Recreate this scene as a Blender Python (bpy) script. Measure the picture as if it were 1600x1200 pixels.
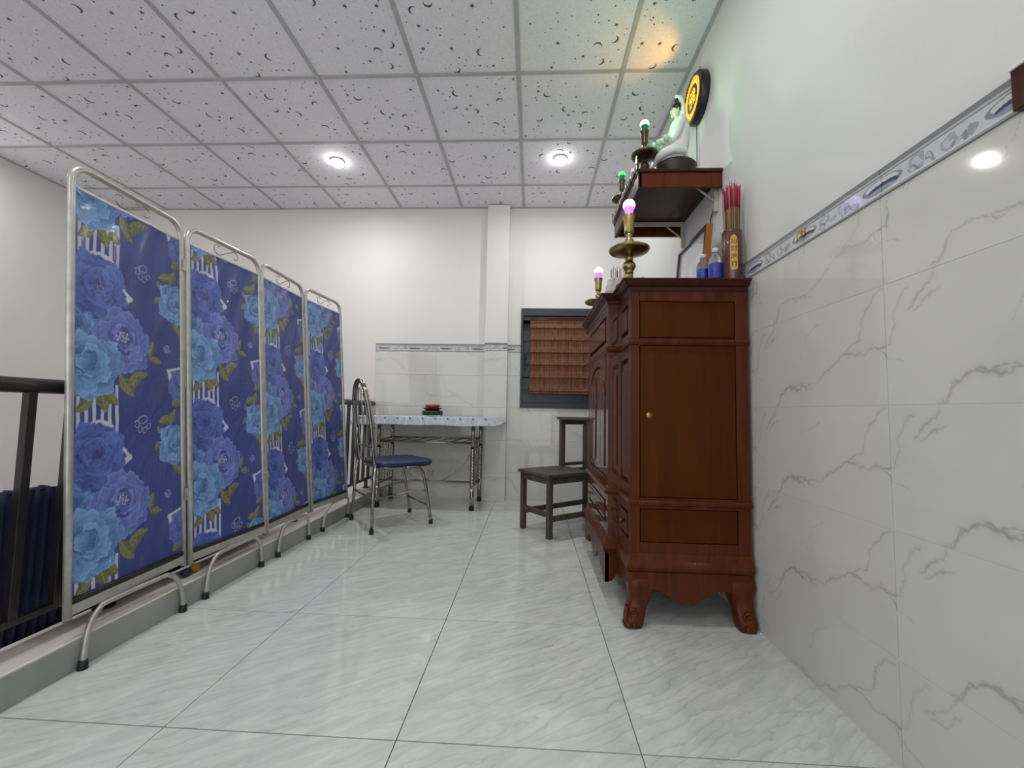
import bpy, math, random
import numpy as np
from mathutils import Vector, Matrix
for o in list(bpy.data.objects): bpy.data.objects.remove(o)
SC = bpy.context.scene
COL = SC.collection
R = random.Random(7)
PI = math.pi
CH = 2.781            # ceiling height
YF = 3.905            # far wall
XR = 0.88             # right wall plaster
XT = 0.876            # right wall tile face
XL = -4.30            # left wall
YB = -2.6             # wall behind the camera

# ---------------------------------------------------------------- camera
cd = bpy.data.cameras.new('camera'); cam = bpy.data.objects.new('camera', cd); COL.objects.link(cam)
cd.sensor_width = 36.0; cd.lens = 649.39 / 1600 * 36.0; cd.clip_start = 0.02
_pi, _ya, _ro = .0655, -.0485, -.0186
c, s = math.cos(_ya), math.sin(_ya); MY = Matrix(((c, -s, 0), (s, c, 0), (0, 0, 1)))
c, s = math.cos(_pi), math.sin(_pi); MP = Matrix(((1, 0, 0), (0, c, s), (0, -s, c)))
c, s = math.cos(_ro), math.sin(_ro); MR = Matrix(((c, 0, -s), (0, 1, 0), (s, 0, c)))
MM = MR @ MP @ MY
rx, ry, rz = Vector(MM[0]), Vector(MM[1]), Vector(MM[2])
mw = Matrix((rx, rz, -ry)).transposed().to_4x4(); mw.translation = (0, 0, .8182)
cam.matrix_world = mw
SC.camera = cam
# ---------------------------------------------------------------- world, light, exposure
SC.view_settings.view_transform = 'Standard'; SC.view_settings.look = 'None'
SC.view_settings.exposure = 0.0; SC.view_settings.gamma = 1.0; SC.view_settings.use_curve_mapping = False
w = bpy.data.worlds.new('world'); SC.world = w; w.use_nodes = True
w.node_tree.nodes['Background'].inputs[0].default_value = (.98, .985, 1, 1)
w.node_tree.nodes['Background'].inputs[1].default_value = 1.9
LAMP_W = 12.0
LAMP_POS = [(-1.578, 3.118), (0.19, 3.118), (-1.578, 1.12), (0.19, 1.12), (-1.578, -.9), (0.19, -.9), (-4.0, 2.4), (-3.35, -1.4)]
LAMP_SCALE = [.85, .72, .75, .5, .7, .5, .95, .8]

# ---------------------------------------------------------------- helpers
def lin(c):
    return tuple(((v / 255) / 12.92 if v / 255 <= .04045 else ((v / 255 + .055) / 1.055) ** 2.4) for v in c)
OFF = {}
def worigin(o): return OFF.get(o.name, Vector((0, 0, 0))) if o else Vector((0, 0, 0))
def tag(o, label=None, cat=None, group=None, kind=None):
    if label: o['label'] = label
    if cat: o['category'] = cat
    if group: o['group'] = group
    if kind: o['kind'] = kind
    return o
def thing(name, label, cat, loc=(0, 0, 0), group=None):
    o = bpy.data.objects.new(name, None); o.empty_display_size = .05
    COL.objects.link(o); o.location = loc; OFF[o.name] = Vector(loc)
    return tag(o, label, cat, group)
def link(name, me, mats, parent=None, label=None):
    for m in (mats if isinstance(mats, (list, tuple)) else [mats]):
        if m and m.name not in [x.name for x in me.materials if x]: me.materials.append(m)
    o = bpy.data.objects.new(name, me); COL.objects.link(o)
    if parent: o.parent = parent
    OFF[o.name] = worigin(parent)
    if label: o['label'] = label
    return o
def copy_tree(o, loc, label=None, parent=None):
    c = o.copy(); COL.objects.link(c); c.parent = parent
    if parent is None: c.location = loc; OFF[c.name] = Vector(loc)
    if label: c['label'] = label
    for ch in list(o.children): copy_tree(ch, None, None, c)
    return c
class MB:
    def __init__(s): s.v = []; s.f = []; s.m = []; s.sm = []
    def add(s, vs, fs, mi=0, smooth=False):
        b = len(s.v); s.v += [tuple(v) for v in vs]
        for f in fs: s.f.append([b + i for i in f]); s.m.append(mi); s.sm.append(smooth)
        return s
    def box(s, a, b, mi=0, bev=0.0):
        x0, y0, z0 = [min(a[i], b[i]) for i in range(3)]; x1, y1, z1 = [max(a[i], b[i]) for i in range(3)]
        if bev <= 0:
            vs = [(x0, y0, z0), (x1, y0, z0), (x1, y1, z0), (x0, y1, z0), (x0, y0, z1), (x1, y0, z1), (x1, y1, z1), (x0, y1, z1)]
            return s.add(vs, [(0, 3, 2, 1), (4, 5, 6, 7), (0, 1, 5, 4), (1, 2, 6, 5), (2, 3, 7, 6), (3, 0, 4, 7)], mi)
        e = min(bev, (x1 - x0) / 2.1, (y1 - y0) / 2.1, (z1 - z0) / 2.1)
        vs = []
        idx = {}
        for X, sx in ((x0, 1), (x1, -1)):
            for Y, sy in ((y0, 1), (y1, -1)):
                for Z, sz in ((z0, 1), (z1, -1)):
                    k = (sx < 0, sy < 0, sz < 0)
                    idx[k] = len(vs)
                    vs += [(X, Y + sy * e, Z + sz * e), (X + sx * e, Y, Z + sz * e), (X + sx * e, Y + sy * e, Z)]
        g = lambda a, b, c, n: idx[(bool(a), bool(b), bool(c))] + n
        fs = []
        for a in (0, 1):
            fs.append([g(a, 0, 0, 0), g(a, 1, 0, 0), g(a, 1, 1, 0), g(a, 0, 1, 0)][::(1 if a else -1)])
            fs.append([g(0, a, 0, 1), g(1, a, 0, 1), g(1, a, 1, 1), g(0, a, 1, 1)][::(-1 if a else 1)])
            fs.append([g(0, 0, a, 2), g(1, 0, a, 2), g(1, 1, a, 2), g(0, 1, a, 2)][::(1 if a else -1)])
        for a in (0, 1):
            for b_ in (0, 1):
                fs.append([g(a, b_, 0, 0), g(a, b_, 1, 0), g(a, b_, 1, 1), g(a, b_, 0, 1)])
                fs.append([g(a, 0, b_, 0), g(a, 1, b_, 0), g(a, 1, b_, 2), g(a, 0, b_, 2)])
                fs.append([g(0, a, b_, 1), g(1, a, b_, 1), g(1, a, b_, 2), g(0, a, b_, 2)])
                for c_ in (0, 1): fs.append([g(a, b_, c_, 0), g(a, b_, c_, 1), g(a, b_, c_, 2)])
        return s.add(vs, fs, mi)
    def tube(s, pts, r, n=10, mi=0, closed=False, caps=True):
        P = [Vector(p) for p in pts]; N = len(P)
        rs = r if isinstance(r, (list, tuple)) else [r] * N
        T = []
        for i in range(N):
            if closed: t = (P[(i + 1) % N] - P[i - 1])
            else: t = (P[min(i + 1, N - 1)] - P[max(i - 1, 0)])
            T.append(t.normalized())
        up = Vector((0, 0, 1)) if abs(T[0].z) < .9 else Vector((1, 0, 0))
        nrm = (up - T[0] * up.dot(T[0])).normalized()
        vs = []
        for i in range(N):
            nrm = (nrm - T[i] * nrm.dot(T[i])).normalized(); bn = T[i].cross(nrm)
            for k in range(n):
                a = 2 * PI * k / n
                vs.append(P[i] + (nrm * math.cos(a) + bn * math.sin(a)) * rs[i])
        fs = []
        for i in range(N if closed else N - 1):
            j = (i + 1) % N
            for k in range(n):
                fs.append((i * n + k, i * n + (k + 1) % n, j * n + (k + 1) % n, j * n + k))
        s.add(vs, fs, mi, True)
        if caps and not closed:
            b = len(s.v) - N * n
            s.f.append([b + k for k in range(n)][::-1]); s.m.append(mi); s.sm.append(False)
            s.f.append([b + (N - 1) * n + k for k in range(n)]); s.m.append(mi); s.sm.append(False)
        return s
    def lathe(s, prof, c, n=24, mi=0, smooth=True, axis='z', sx=1, sy=1):
        vs = []; N = len(prof)
        for r, z in prof:
            for k in range(n):
                a = 2 * PI * k / n
                if axis == 'z': vs.append((c[0] + r * math.cos(a) * sx, c[1] + r * math.sin(a) * sy, c[2] + z))
                elif axis == 'x': vs.append((c[0] + z, c[1] + r * math.cos(a) * sx, c[2] + r * math.sin(a) * sy))
                else: vs.append((c[0] + r * math.cos(a) * sx, c[1] + z, c[2] + r * math.sin(a) * sy))
        fs = []
        for i in range(N - 1):
            for k in range(n):
                fs.append((i * n + k, i * n + (k + 1) % n, (i + 1) * n + (k + 1) % n, (i + 1) * n + k))
        s.add(vs, fs, mi, smooth)
        b = len(s.v) - N * n
        if prof[0][0] > 1e-5: s.f.append([b + k for k in range(n)][::-1]); s.m.append(mi); s.sm.append(False)
        if prof[-1][0] > 1e-5: s.f.append([b + (N - 1) * n + k for k in range(n)]); s.m.append(mi); s.sm.append(False)
        return s
    def prism(s, poly, fn, t0, t1, mi=0):
        """poly of 2-D points, fn(p, t)->3-D"""
        n = len(poly); vs = [fn(p, t0) for p in poly] + [fn(p, t1) for p in poly]
        fs = [list(range(n))[::-1], list(range(n, 2 * n))]
        for i in range(n): fs.append((i, (i + 1) % n, n + (i + 1) % n, n + i))
        return s.add(vs, fs, mi)
    def sphere(s, c, r, n=16, m=10, mi=0, sc=(1, 1, 1)):
        prof = [(math.sin(PI * i / m) * r, -math.cos(PI * i / m) * r * sc[2]) for i in range(m + 1)]
        prof[0] = (1e-6, prof[0][1]); prof[-1] = (1e-6, prof[-1][1])
        return s.lathe(prof, c, n, mi, True, 'z', sc[0], sc[1])
    def mesh(s, name, off=Vector((0, 0, 0)), fix=True):
        me = bpy.data.meshes.new(name)
        me.from_pydata([tuple(Vector(v) - off) for v in s.v], [], s.f)
        me.polygons.foreach_set('material_index', s.m); me.polygons.foreach_set('use_smooth', s.sm)
        me.update()
        if fix:
            import bmesh
            bm = bmesh.new(); bm.from_mesh(me); bmesh.ops.recalc_face_normals(bm, faces=bm.faces); bm.to_mesh(me); bm.free()
        return me
    def build(s, name, mats, parent=None, label=None, bev=0, off=None):
        me = s.mesh(name, worigin(parent) if off is None else Vector(off))
        for m in (mats if isinstance(mats, (list, tuple)) else [mats]): me.materials.append(m)
        o = bpy.data.objects.new(name, me); COL.objects.link(o)
        if parent: o.parent = parent
        OFF[o.name] = worigin(parent) if off is None else Vector(off)
        if off is not None and not parent: o.location = off
        if label: o['label'] = label
        if bev:
            md = o.modifiers.new('bevel', 'BEVEL'); md.width = bev; md.segments = 2; md.limit_method = 'ANGLE'; md.angle_limit = .6
        return o
def smooth_path(pts, k=6):
    P = [Vector(p) for p in pts]; out = []
    for i in range(len(P) - 1):
        p0, p1, p2, p3 = P[max(i - 1, 0)], P[i], P[i + 1], P[min(i + 2, len(P) - 1)]
        for j in range(k):
            t = j / k
            out.append(.5 * ((2 * p1) + (p2 - p0) * t + (2 * p0 - 5 * p1 + 4 * p2 - p3) * t * t + (3 * p1 - p0 - 3 * p2 + p3) * t ** 3))
    out.append(P[-1]); return out
def grid_mesh(name, P, colr=None, smooth=True):
    """P: (nv,nu,3) array; colr (nv,nu,3) linear colours"""
    nv, nu, _ = P.shape
    me = bpy.data.meshes.new(name)
    me.vertices.add(nv * nu); me.vertices.foreach_set('co', P.reshape(-1).astype(np.float32))
    i = np.arange((nv - 1) * (nu - 1)); r = i // (nu - 1); c_ = i % (nu - 1); a = r * nu + c_
    q = np.stack([a, a + 1, a + nu + 1, a + nu], 1).astype(np.int32)
    nf = len(q)
    me.loops.add(nf * 4); me.loops.foreach_set('vertex_index', q.reshape(-1))
    me.polygons.add(nf); me.polygons.foreach_set('loop_start', np.arange(nf, dtype=np.int32) * 4)
    me.polygons.foreach_set('loop_total', np.full(nf, 4, np.int32))
    me.polygons.foreach_set('use_smooth', np.full(nf, smooth))
    me.update(calc_edges=True)
    if colr is not None:
        at = me.color_attributes.new('print', 'FLOAT_COLOR', 'POINT')
        cc = np.ones((nv * nu, 4), np.float32); cc[:, :3] = colr.reshape(-1, 3)
        at.data.foreach_set('color', cc.reshape(-1))
    return me

# ---------------------------------------------------------------- materials
def mat(name, col, rough=.5, metal=0, spec=.5, coat=0, coatr=.05, trans=0, ior=1.45, emis=None, es=0, alpha=1):
    m = bpy.data.materials.new(name); m.use_nodes = True; b = m.node_tree.nodes['Principled BSDF']
    b.inputs['Base Color'].default_value = (*col, 1); b.inputs['Roughness'].default_value = rough
    b.inputs['Metallic'].default_value = metal; b.inputs['Specular IOR Level'].default_value = spec
    b.inputs['Coat Weight'].default_value = coat; b.inputs['Coat Roughness'].default_value = coatr
    b.inputs['Transmission Weight'].default_value = trans; b.inputs['IOR'].default_value = ior
    b.inputs['Alpha'].default_value = alpha
    if emis: b.inputs['Emission Color'].default_value = (*emis, 1); b.inputs['Emission Strength'].default_value = es
    return m
def nodes(m): return m.node_tree.nodes, m.node_tree.links, m.node_tree.nodes['Principled BSDF']
def noise(m, scale, detail=3, rough=.5, dist=0, vec=None, coord='Object', stretch=None):
    N, L, B = nodes(m); n = N.new('ShaderNodeTexNoise'); n.inputs['Scale'].default_value = scale
    n.inputs['Detail'].default_value = detail; n.inputs['Roughness'].default_value = rough; n.inputs['Distortion'].default_value = dist
    if vec is None:
        tc = N.new('ShaderNodeTexCoord'); vec = tc.outputs[coord]
    if stretch:
        mp = N.new('ShaderNodeMapping'); mp.inputs['Scale'].default_value = stretch; L.new(vec, mp.inputs['Vector']); vec = mp.outputs[0]
    L.new(vec, n.inputs['Vector']); return n.outputs['Fac']
def ramp(m, fac, stops):
    N, L, B = nodes(m); r = N.new('ShaderNodeValToRGB'); e = r.color_ramp.elements
    while len(e) < len(stops): e.new(.5)
    for i, (p, c_) in enumerate(stops): e[i].position = p; e[i].color = (*c_, 1)
    L.new(fac, r.inputs[0]); return r.outputs[0]
def bump(m, fac, strength=.2, dist=.01, prev=None, coat=False):
    N, L, B = nodes(m); b = N.new('ShaderNodeBump'); b.inputs['Strength'].default_value = strength; b.inputs['Distance'].default_value = dist
    L.new(fac, b.inputs['Height']); L.new(b.outputs[0], B.inputs['Normal'])
    if coat: L.new(b.outputs[0], B.inputs['Coat Normal'])
    return b
def base(m, colout): N, L, B = nodes(m); L.new(colout, B.inputs['Base Color'])
def noisy(name, c0, c1, scale=8, rough=.5, bs=0, bscale=60, stretch=None, **k):
    m = mat(name, c0, rough, **k); base(m, ramp(m, noise(m, scale, 4, stretch=stretch), [(.3, c0), (.7, c1)]))
    if bs: bump(m, noise(m, bscale, 3), bs, .002)
    return m
def attr_mat(name, **k):
    m = mat(name, (1, 1, 1), **k); N, L, B = nodes(m); a = N.new('ShaderNodeAttribute'); a.attribute_name = 'print'
    L.new(a.outputs['Color'], B.inputs['Base Color']); return m
M = {}
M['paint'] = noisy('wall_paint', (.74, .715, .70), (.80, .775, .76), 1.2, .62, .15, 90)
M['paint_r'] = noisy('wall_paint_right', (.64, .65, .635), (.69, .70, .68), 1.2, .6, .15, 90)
M['ceil'] = noisy('ceiling_board', (.80, .785, .835), (.87, .855, .90), 60, .75, .3, 150)
M['mark'] = mat('ceiling_mark', (.11, .105, .115), .8)
M['tbar'] = noisy('ceiling_tbar', (.42, .41, .42), (.50, .49, .50), 12, .5)
M['wtile'] = attr_mat('wall_tile_glaze', rough=.055)
M['btile'] = attr_mat('border_tile_glaze', rough=.06)
N_, L_, B_ = nodes(M['btile']); a_ = N_.new('ShaderNodeAttribute'); a_.attribute_name = 'print'
M['grout'] = mat('grout', (.05, .05, .05), .8)
M['wgrout'] = mat('wall_grout', (.80, .80, .79), .8)
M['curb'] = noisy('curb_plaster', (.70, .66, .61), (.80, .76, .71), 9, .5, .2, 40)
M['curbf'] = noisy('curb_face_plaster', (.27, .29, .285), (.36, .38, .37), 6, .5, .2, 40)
M['chrome'] = mat('brushed_steel', (.62, .61, .59), .22, metal=1)
M['chromed'] = noisy('worn_chrome', (.26, .245, .22), (.44, .42, .38), 25, .2, metal=1)
M['frame'] = noisy('painted_aluminium', (.42, .41, .38), (.54, .53, .49), 30, .36, metal=.55)
M['rubber'] = mat('black_rubber', (.012, .012, .016), .5)
M['rail'] = noisy('black_painted_steel', (.018, .015, .015), (.035, .03, .03), 14, .34)
M['navy'] = noisy('navy_cloth', (.018, .022, .062), (.034, .038, .10), 18, .8, .3, 300)
M['vinyl'] = noisy('navy_vinyl', (.016, .024, .085), (.026, .036, .115), 30, .40, .25, 220)
M['brass'] = noisy('aged_brass', (.22, .16, .06), (.42, .33, .14), 18, .28, metal=1)
M['darkbrass'] = noisy('dark_brass', (.04, .04, .02), (.12, .10, .05), 18, .35, metal=.8)
M['stoolw'] = noisy('weathered_wood', (.045, .036, .028), (.105, .088, .07), 6, .6, .3, 60, stretch=(3, 3, .6))
M['louver'] = noisy('slate_steel', (.028, .034, .042), (.042, .048, .058), 10, .4)
M['black'] = mat('black', (.01, .01, .01), .5)
M['night'] = mat('night_glass', (.01, .012, .015), .1)
M['white'] = noisy('white_ceramic', (.66, .68, .66), (.74, .75, .73), 12, .25, coat=.5)
M['jade'] = noisy('pale_green_glaze', (.42, .60, .45), (.60, .74, .60), 20, .25, coat=.6)
M['ash'] = noisy('speckled_stone', (.36, .35, .31), (.55, .53, .48), 30, .45)
M['hair'] = mat('black_hair_paint', (.01, .009, .009), .4)
M['skin'] = mat('ivory_face_glaze', (.62, .55, .42), .4)
M['red'] = noisy('red_lacquer', (.30, .02, .02), (.42, .04, .035), 20, .25)
M['dark'] = noisy('black_carved_wood', (.012, .010, .010), (.03, .02, .02), 30, .35)
M['stick'] = mat('red_incense', (.36, .02, .055), .6)
M['stickt'] = mat('tan_incense_coating', (.24, .15, .07), .8)
M['stickd'] = mat('burnt_red_incense', (.13, .015, .02), .7)
M['gold'] = mat('gold_label', (.55, .33, .06), .4)
M['ink'] = mat('dark_ink', (.05, .02, .01), .5)
M['holder'] = noisy('brown_glazed_bamboo', (.065, .014, .01), (.10, .025, .018), 12, .25, coat=.5)
M['picture'] = attr_mat('picture_print', rough=.35, coat=.8, coatr=.03)
M['pframe'] = noisy('dark_frame_wood', (.05, .015, .012), (.09, .03, .02), 12, .3, coat=.4)
M['porange'] = noisy('orange_frame_wood', (.30, .11, .02), (.38, .15, .035), 10, .4)
M['plastic'] = mat('clear_plastic', (.9, .93, .95), .05, trans=.9, ior=1.3)
M['blue'] = mat('blue_label', (.01, .03, .28), .3, coat=.5)
M['bracket'] = noisy('cream_painted_steel', (.42, .38, .30), (.50, .46, .38), 12, .45)
M['cable'] = mat('dark_cable', (.02, .02, .022), .5)
M['galv'] = mat('hook_brass', (.50, .36, .14), .3, metal=.8)
M['glow'] = mat('lamp_glow', (1, 1, 1), .4, emis=(1, .98, .96), es=30)
M['rim'] = mat('lamp_rim', (.8, .8, .8), .4)
def woodmat(name, c0, c1, c2, sc=1.0):
    m = mat(name, c0, .36, spec=.16, coat=.14, coatr=.12)
    N, L, B = nodes(m)
    tc = N.new('ShaderNodeTexCoord'); mp = N.new('ShaderNodeMapping'); mp.inputs['Scale'].default_value = (9 * sc, 9 * sc, .8 * sc)
    L.new(tc.outputs['Object'], mp.inputs['Vector'])
    f = noise(m, 3.5, 6, .6, .6, vec=mp.outputs[0])
    base(m, ramp(m, f, [(.25, c0), (.5, c1), (.8, c2)])); bump(m, f, .05, .002)
    return m
M['wood'] = woodmat('red_brown_lacquered_wood', (.050, .0105, .0025), (.082, .018, .0045), (.120, .030, .007))
M['wood_panel'] = woodmat('brown_lacquered_panel', (.050, .0115, .0011), (.070, .0170, .0016), (.090, .024, .0024), .6)
for k_, v_ in (('Specular IOR Level', .08), ('Coat Weight', .06)): M['wood_panel'].node_tree.nodes['Principled BSDF'].inputs[k_].default_value = v_
M['wood_front'] = woodmat('glossy_red_brown_front', (.050, .0105, .0025), (.082, .018, .0045), (.120, .030, .007))
M['wood_front'].node_tree.nodes['Principled BSDF'].inputs['Coat Weight'].default_value = .8
M['wood_front'].node_tree.nodes['Principled BSDF'].inputs['Coat Roughness'].default_value = .05
M['wood_dark'] = woodmat('dark_red_lacquered_wood', (.034, .0075, .0045), (.052, .012, .006), (.075, .018, .009))
# floor marble
def floor_mat():
    m = mat('grey_marble_tile', (.6, .62, .61), .055, spec=.45)
    N, L, B = nodes(m)
    tc = N.new('ShaderNodeTexCoord'); oi = N.new('ShaderNodeObjectInfo')
    mul = N.new('ShaderNodeVectorMath'); mul.operation = 'MULTIPLY'; mul.inputs[1].default_value = (7.3, 3.1, 5.0)
    comb = N.new('ShaderNodeCombineXYZ')
    for k in range(3): L.new(oi.outputs['Random'], comb.inputs[k])
    L.new(comb.outputs[0], mul.inputs[0])
    add = N.new('ShaderNodeVectorMath'); L.new(tc.outputs['Object'], add.inputs[0]); L.new(mul.outputs[0], add.inputs[1])
    mp = N.new('ShaderNodeMapping'); mp.inputs['Rotation'].default_value = (0, 0, math.radians(-33)); mp.inputs['Scale'].default_value = (1.0, 1, 1)
    L.new(add.outputs[0], mp.inputs['Vector'])
    m2 = N.new('ShaderNodeMapping'); m2.inputs['Scale'].default_value = (1.8, 5.5, 1); L.new(mp.outputs[0], m2.inputs['Vector'])
    f1 = noise(m, 3.2, 8, .62, 1.3, vec=m2.outputs[0])
    m3 = N.new('ShaderNodeMapping'); m3.inputs['Scale'].default_value = (1.6, 5, 1); L.new(mp.outputs[0], m3.inputs['Vector'])
    wv = N.new('ShaderNodeTexWave'); wv.wave_type = 'BANDS'; wv.bands_direction = 'Y'; wv.wave_profile = 'SAW'
    wv.inputs['Scale'].default_value = 1.9; wv.inputs['Distortion'].default_value = 11; wv.inputs['Detail'].default_value = 5; wv.inputs['Detail Scale'].default_value = 1.6
    L.new(m3.outputs[0], wv.inputs['Vector'])
    c1 = ramp(m, f1, [(.30, lin((190, 195, 192))), (.48, lin((202, 206, 203))), (.70, lin((216, 219, 215)))])
    c2 = ramp(m, wv.outputs['Fac'], [(0.0, (.62, .63, .615)), (.16, (.86, .865, .855)), (.40, (1, 1, .99)), (.6, (.97, .975, .965)), (1.0, (.99, .99, .98))])
    mx = N.new('ShaderNodeMixRGB'); mx.blend_type = 'MULTIPLY'; mk = noise(m, 2.2, 3, .5, .5, vec=mp.outputs[0]); mr = N.new('ShaderNodeMapRange'); mr.inputs['From Min'].default_value = .38; mr.inputs['From Max'].default_value = .66; mr.inputs['To Min'].default_value = .08; mr.inputs['To Max'].default_value = .62; L.new(mk, mr.inputs['Value']); L.new(mr.outputs[0], mx.inputs[0])
    L.new(c1, mx.inputs[1]); L.new(c2, mx.inputs[2]); base(m, mx.outputs[0])
    return m
M['floor'] = floor_mat()
# window blind
def blind_mat():
    m = mat('woven_bamboo', (.2, .08, .03), .6)
    a = noise(m, 90, 2, .5, 0, stretch=(1, 1, .02)); b = noise(m, 60, 3, .5, 0, stretch=(.1, 1, 1))
    N, L, B = nodes(m)
    c1 = ramp(m, a, [(.3, (.070, .022, .007)), (.5, (.145, .050, .014)), (.7, (.21, .082, .024))])
    c2 = ramp(m, b, [(.3, (.72, .72, .72)), (.7, (1.1, 1.1, 1.1))])
    mx = N.new('ShaderNodeMixRGB'); mx.blend_type = 'MULTIPLY'; mx.inputs[0].default_value = .8
    L.new(c1, mx.inputs[1]); L.new(c2, mx.inputs[2]); base(m, mx.outputs[0]); bump(m, a, .5, .002); return m
M['blind'] = blind_mat()
# plastic film over printed cloth
M['fabric'] = attr_mat('printed_cloth_under_film', rough=.5, coat=.75, coatr=.09)
N_, L_, B_ = nodes(M['fabric'])
nf_ = noise(M['fabric'], 11, 5, .6, 2.6, stretch=(1, 2.6, .7))
bp_ = N_.new('ShaderNodeBump'); bp_.inputs['Strength'].default_value = 1.0; bp_.inputs['Distance'].default_value = .09
L_.new(nf_, bp_.inputs['Height']); L_.new(bp_.outputs[0], B_.inputs['Coat Normal'])
def cloth_mat():
    m = mat('white_lace_plastic', (.55, .6, .65), .4, coat=.4, coatr=.2, alpha=.86)
    N, L, B = nodes(m)
    vo = N.new('ShaderNodeTexVoronoi'); vo.inputs['Scale'].default_value = 26; tc = N.new('ShaderNodeTexCoord'); L.new(tc.outputs['Object'], vo.inputs['Vector'])
    base(m, ramp(m, vo.outputs['Distance'], [(.0, (.34, .40, .48)), (.25, (.46, .50, .55)), (.5, (.56, .59, .62)), (.9, (.46, .50, .54))])); return m
M['cloth'] = cloth_mat()
M['dot'] = mat('blue_dot_print', (.17, .22, .36), .4)

# ---------------------------------------------------------------- patterns
def segdist(U, V, a, b):
    ax, ay = a; bx, by = b; dx, dy = bx - ax, by - ay; L2 = dx * dx + dy * dy + 1e-12
    t = np.clip(((U - ax) * dx + (V - ay) * dy) / L2, 0, 1)
    return np.hypot(U - ax - t * dx, V - ay - t * dy), t
VEINS = [([(1.60, .47), (1.549, .52), (1.499, .599), (1.454, .619), (1.41, .607), (1.354, .616), (1.283, .645), (1.218, .688), (1.189, .692), (1.135, .688), (1.051, .699), (1.048, .747), (1.029, .805), (.997, .834)], .0042),
         ([(1.218, .688), (1.146, .728), (1.13, .797), (1.078, .843)], .0036), ([(.986, .766), (.925, .808)], .0032),
         ([(.942, .551), (.907, .582), (.875, .613), (.847, .612), (.798, .619), (.74, .60)], .0038), ([(1.30, .80), (1.36, .77), (1.39, .70)], .0018),
         ([(1.10, .70), (1.06, .66), (1.02, .655)], .0018)]
def vnoise(U, V, sc, seed):
    rs = np.random.RandomState(seed); g = rs.rand(64, 64)
    x = U * sc; y = V * sc; xi = np.floor(x).astype(int); yi = np.floor(y).astype(int); fx = x - xi; fy = y - yi
    fx = fx * fx * (3 - 2 * fx); fy = fy * fy * (3 - 2 * fy)
    G = lambda i, j: g[i % 64, j % 64]
    return (G(xi, yi) * (1 - fx) + G(xi + 1, yi) * fx) * (1 - fy) + (G(xi, yi + 1) * (1 - fx) + G(xi + 1, yi + 1) * fx) * fy
def tile_colour(U, V):
    """U along the wall, V height, both absolute (pattern repeats every .6 x .3)"""
    n1 = vnoise(U, V, 34, 3) - .5; n2 = vnoise(U, V, 110, 5) - .5; n3 = vnoise(U, V, 34, 9) - .5; n4 = vnoise(U, V, 110, 15) - .5
    u = ((U - 1.065) % .6) + 1.065 + n1 * .016 + n2 * .008; v = ((V - .55) % .3) + .55 + n3 * .016 + n4 * .008
    dark = np.zeros_like(U)
    for pts, wd in VEINS:
        for i in range(len(pts) - 1):
            for ou in (-.6, 0, .6):
                for ov in (-.3, 0, .3):
                    a = (pts[i][0] + ou, pts[i][1] + ov); b = (pts[i + 1][0] + ou, pts[i + 1][1] + ov)
                    if max(a[0], b[0]) < 1.04 or min(a[0], b[0]) > 1.69 or max(a[1], b[1]) < .53 or min(a[1], b[1]) > .87: continue
                    d, t = segdist(u, v, a, b)
                    w_ = wd * VW * (.30 + 1.0 * vnoise(U, V, 22, 11) ** 1.6)
                    dark = np.maximum(dark, np.exp(-(d / w_) ** 2) * (.35 + .65 * vnoise(U, V, 16, 13)) + .16 * np.exp(-(d / (w_ * 4)) ** 2))
    cloud = vnoise(U, V, 6, 21) * .6 + vnoise(U, V, 14, 22) * .4
    b0 = np.array(lin((206, 206, 201))); b1 = np.array(lin((198, 198, 193))); vc = np.array(lin((166, 165, 163)))
    c_ = b0 + (b1 - b0) * cloud[..., None]
    return c_ + (vc - c_) * np.clip(dark, 0, 1)[..., None]
VW = .62
TCACHE = {}
def tile_mesh(w_, h_, u0, v0, dx, colf=tile_colour, th=.008, key='t', relief=None):
    k = (key, round(w_, 3), round(h_, 3), round((u0) % .6, 3), round(v0 % .3, 3), dx)
    if k in TCACHE: return TCACHE[k]
    nu = max(3, int(w_ / dx) + 1); nv = max(3, int(h_ / dx) + 1); g = .0004
    us = np.linspace(g, w_ - g, nu); vs = np.linspace(g, h_ - g, nv)
    # border rows drop back: bevelled edge then side
    US = np.concatenate([[g], us, [w_ - g]]); VS = np.concatenate([[g], vs, [h_ - g]])
    UU, VV = np.meshgrid(US, VS); D = np.full_like(UU, th); D[0, :] = 0; D[-1, :] = 0; D[:, 0] = 0; D[:, -1] = 0
    if relief is not None: D = np.where(D > 0, D + relief(UU, VV), 0)
    UU[1:-1, 1] += .0006; UU[1:-1, -2] -= .0006; VV[1, 1:-1] += .0006; VV[-2, 1:-1] -= .0006
    P = np.stack([UU, D, VV], -1)       # local: x along, y = outwards, z up
    me = grid_mesh('tile', P, colf(UU + u0, VV + v0), smooth=False)
    TCACHE[k] = me; return me
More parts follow.
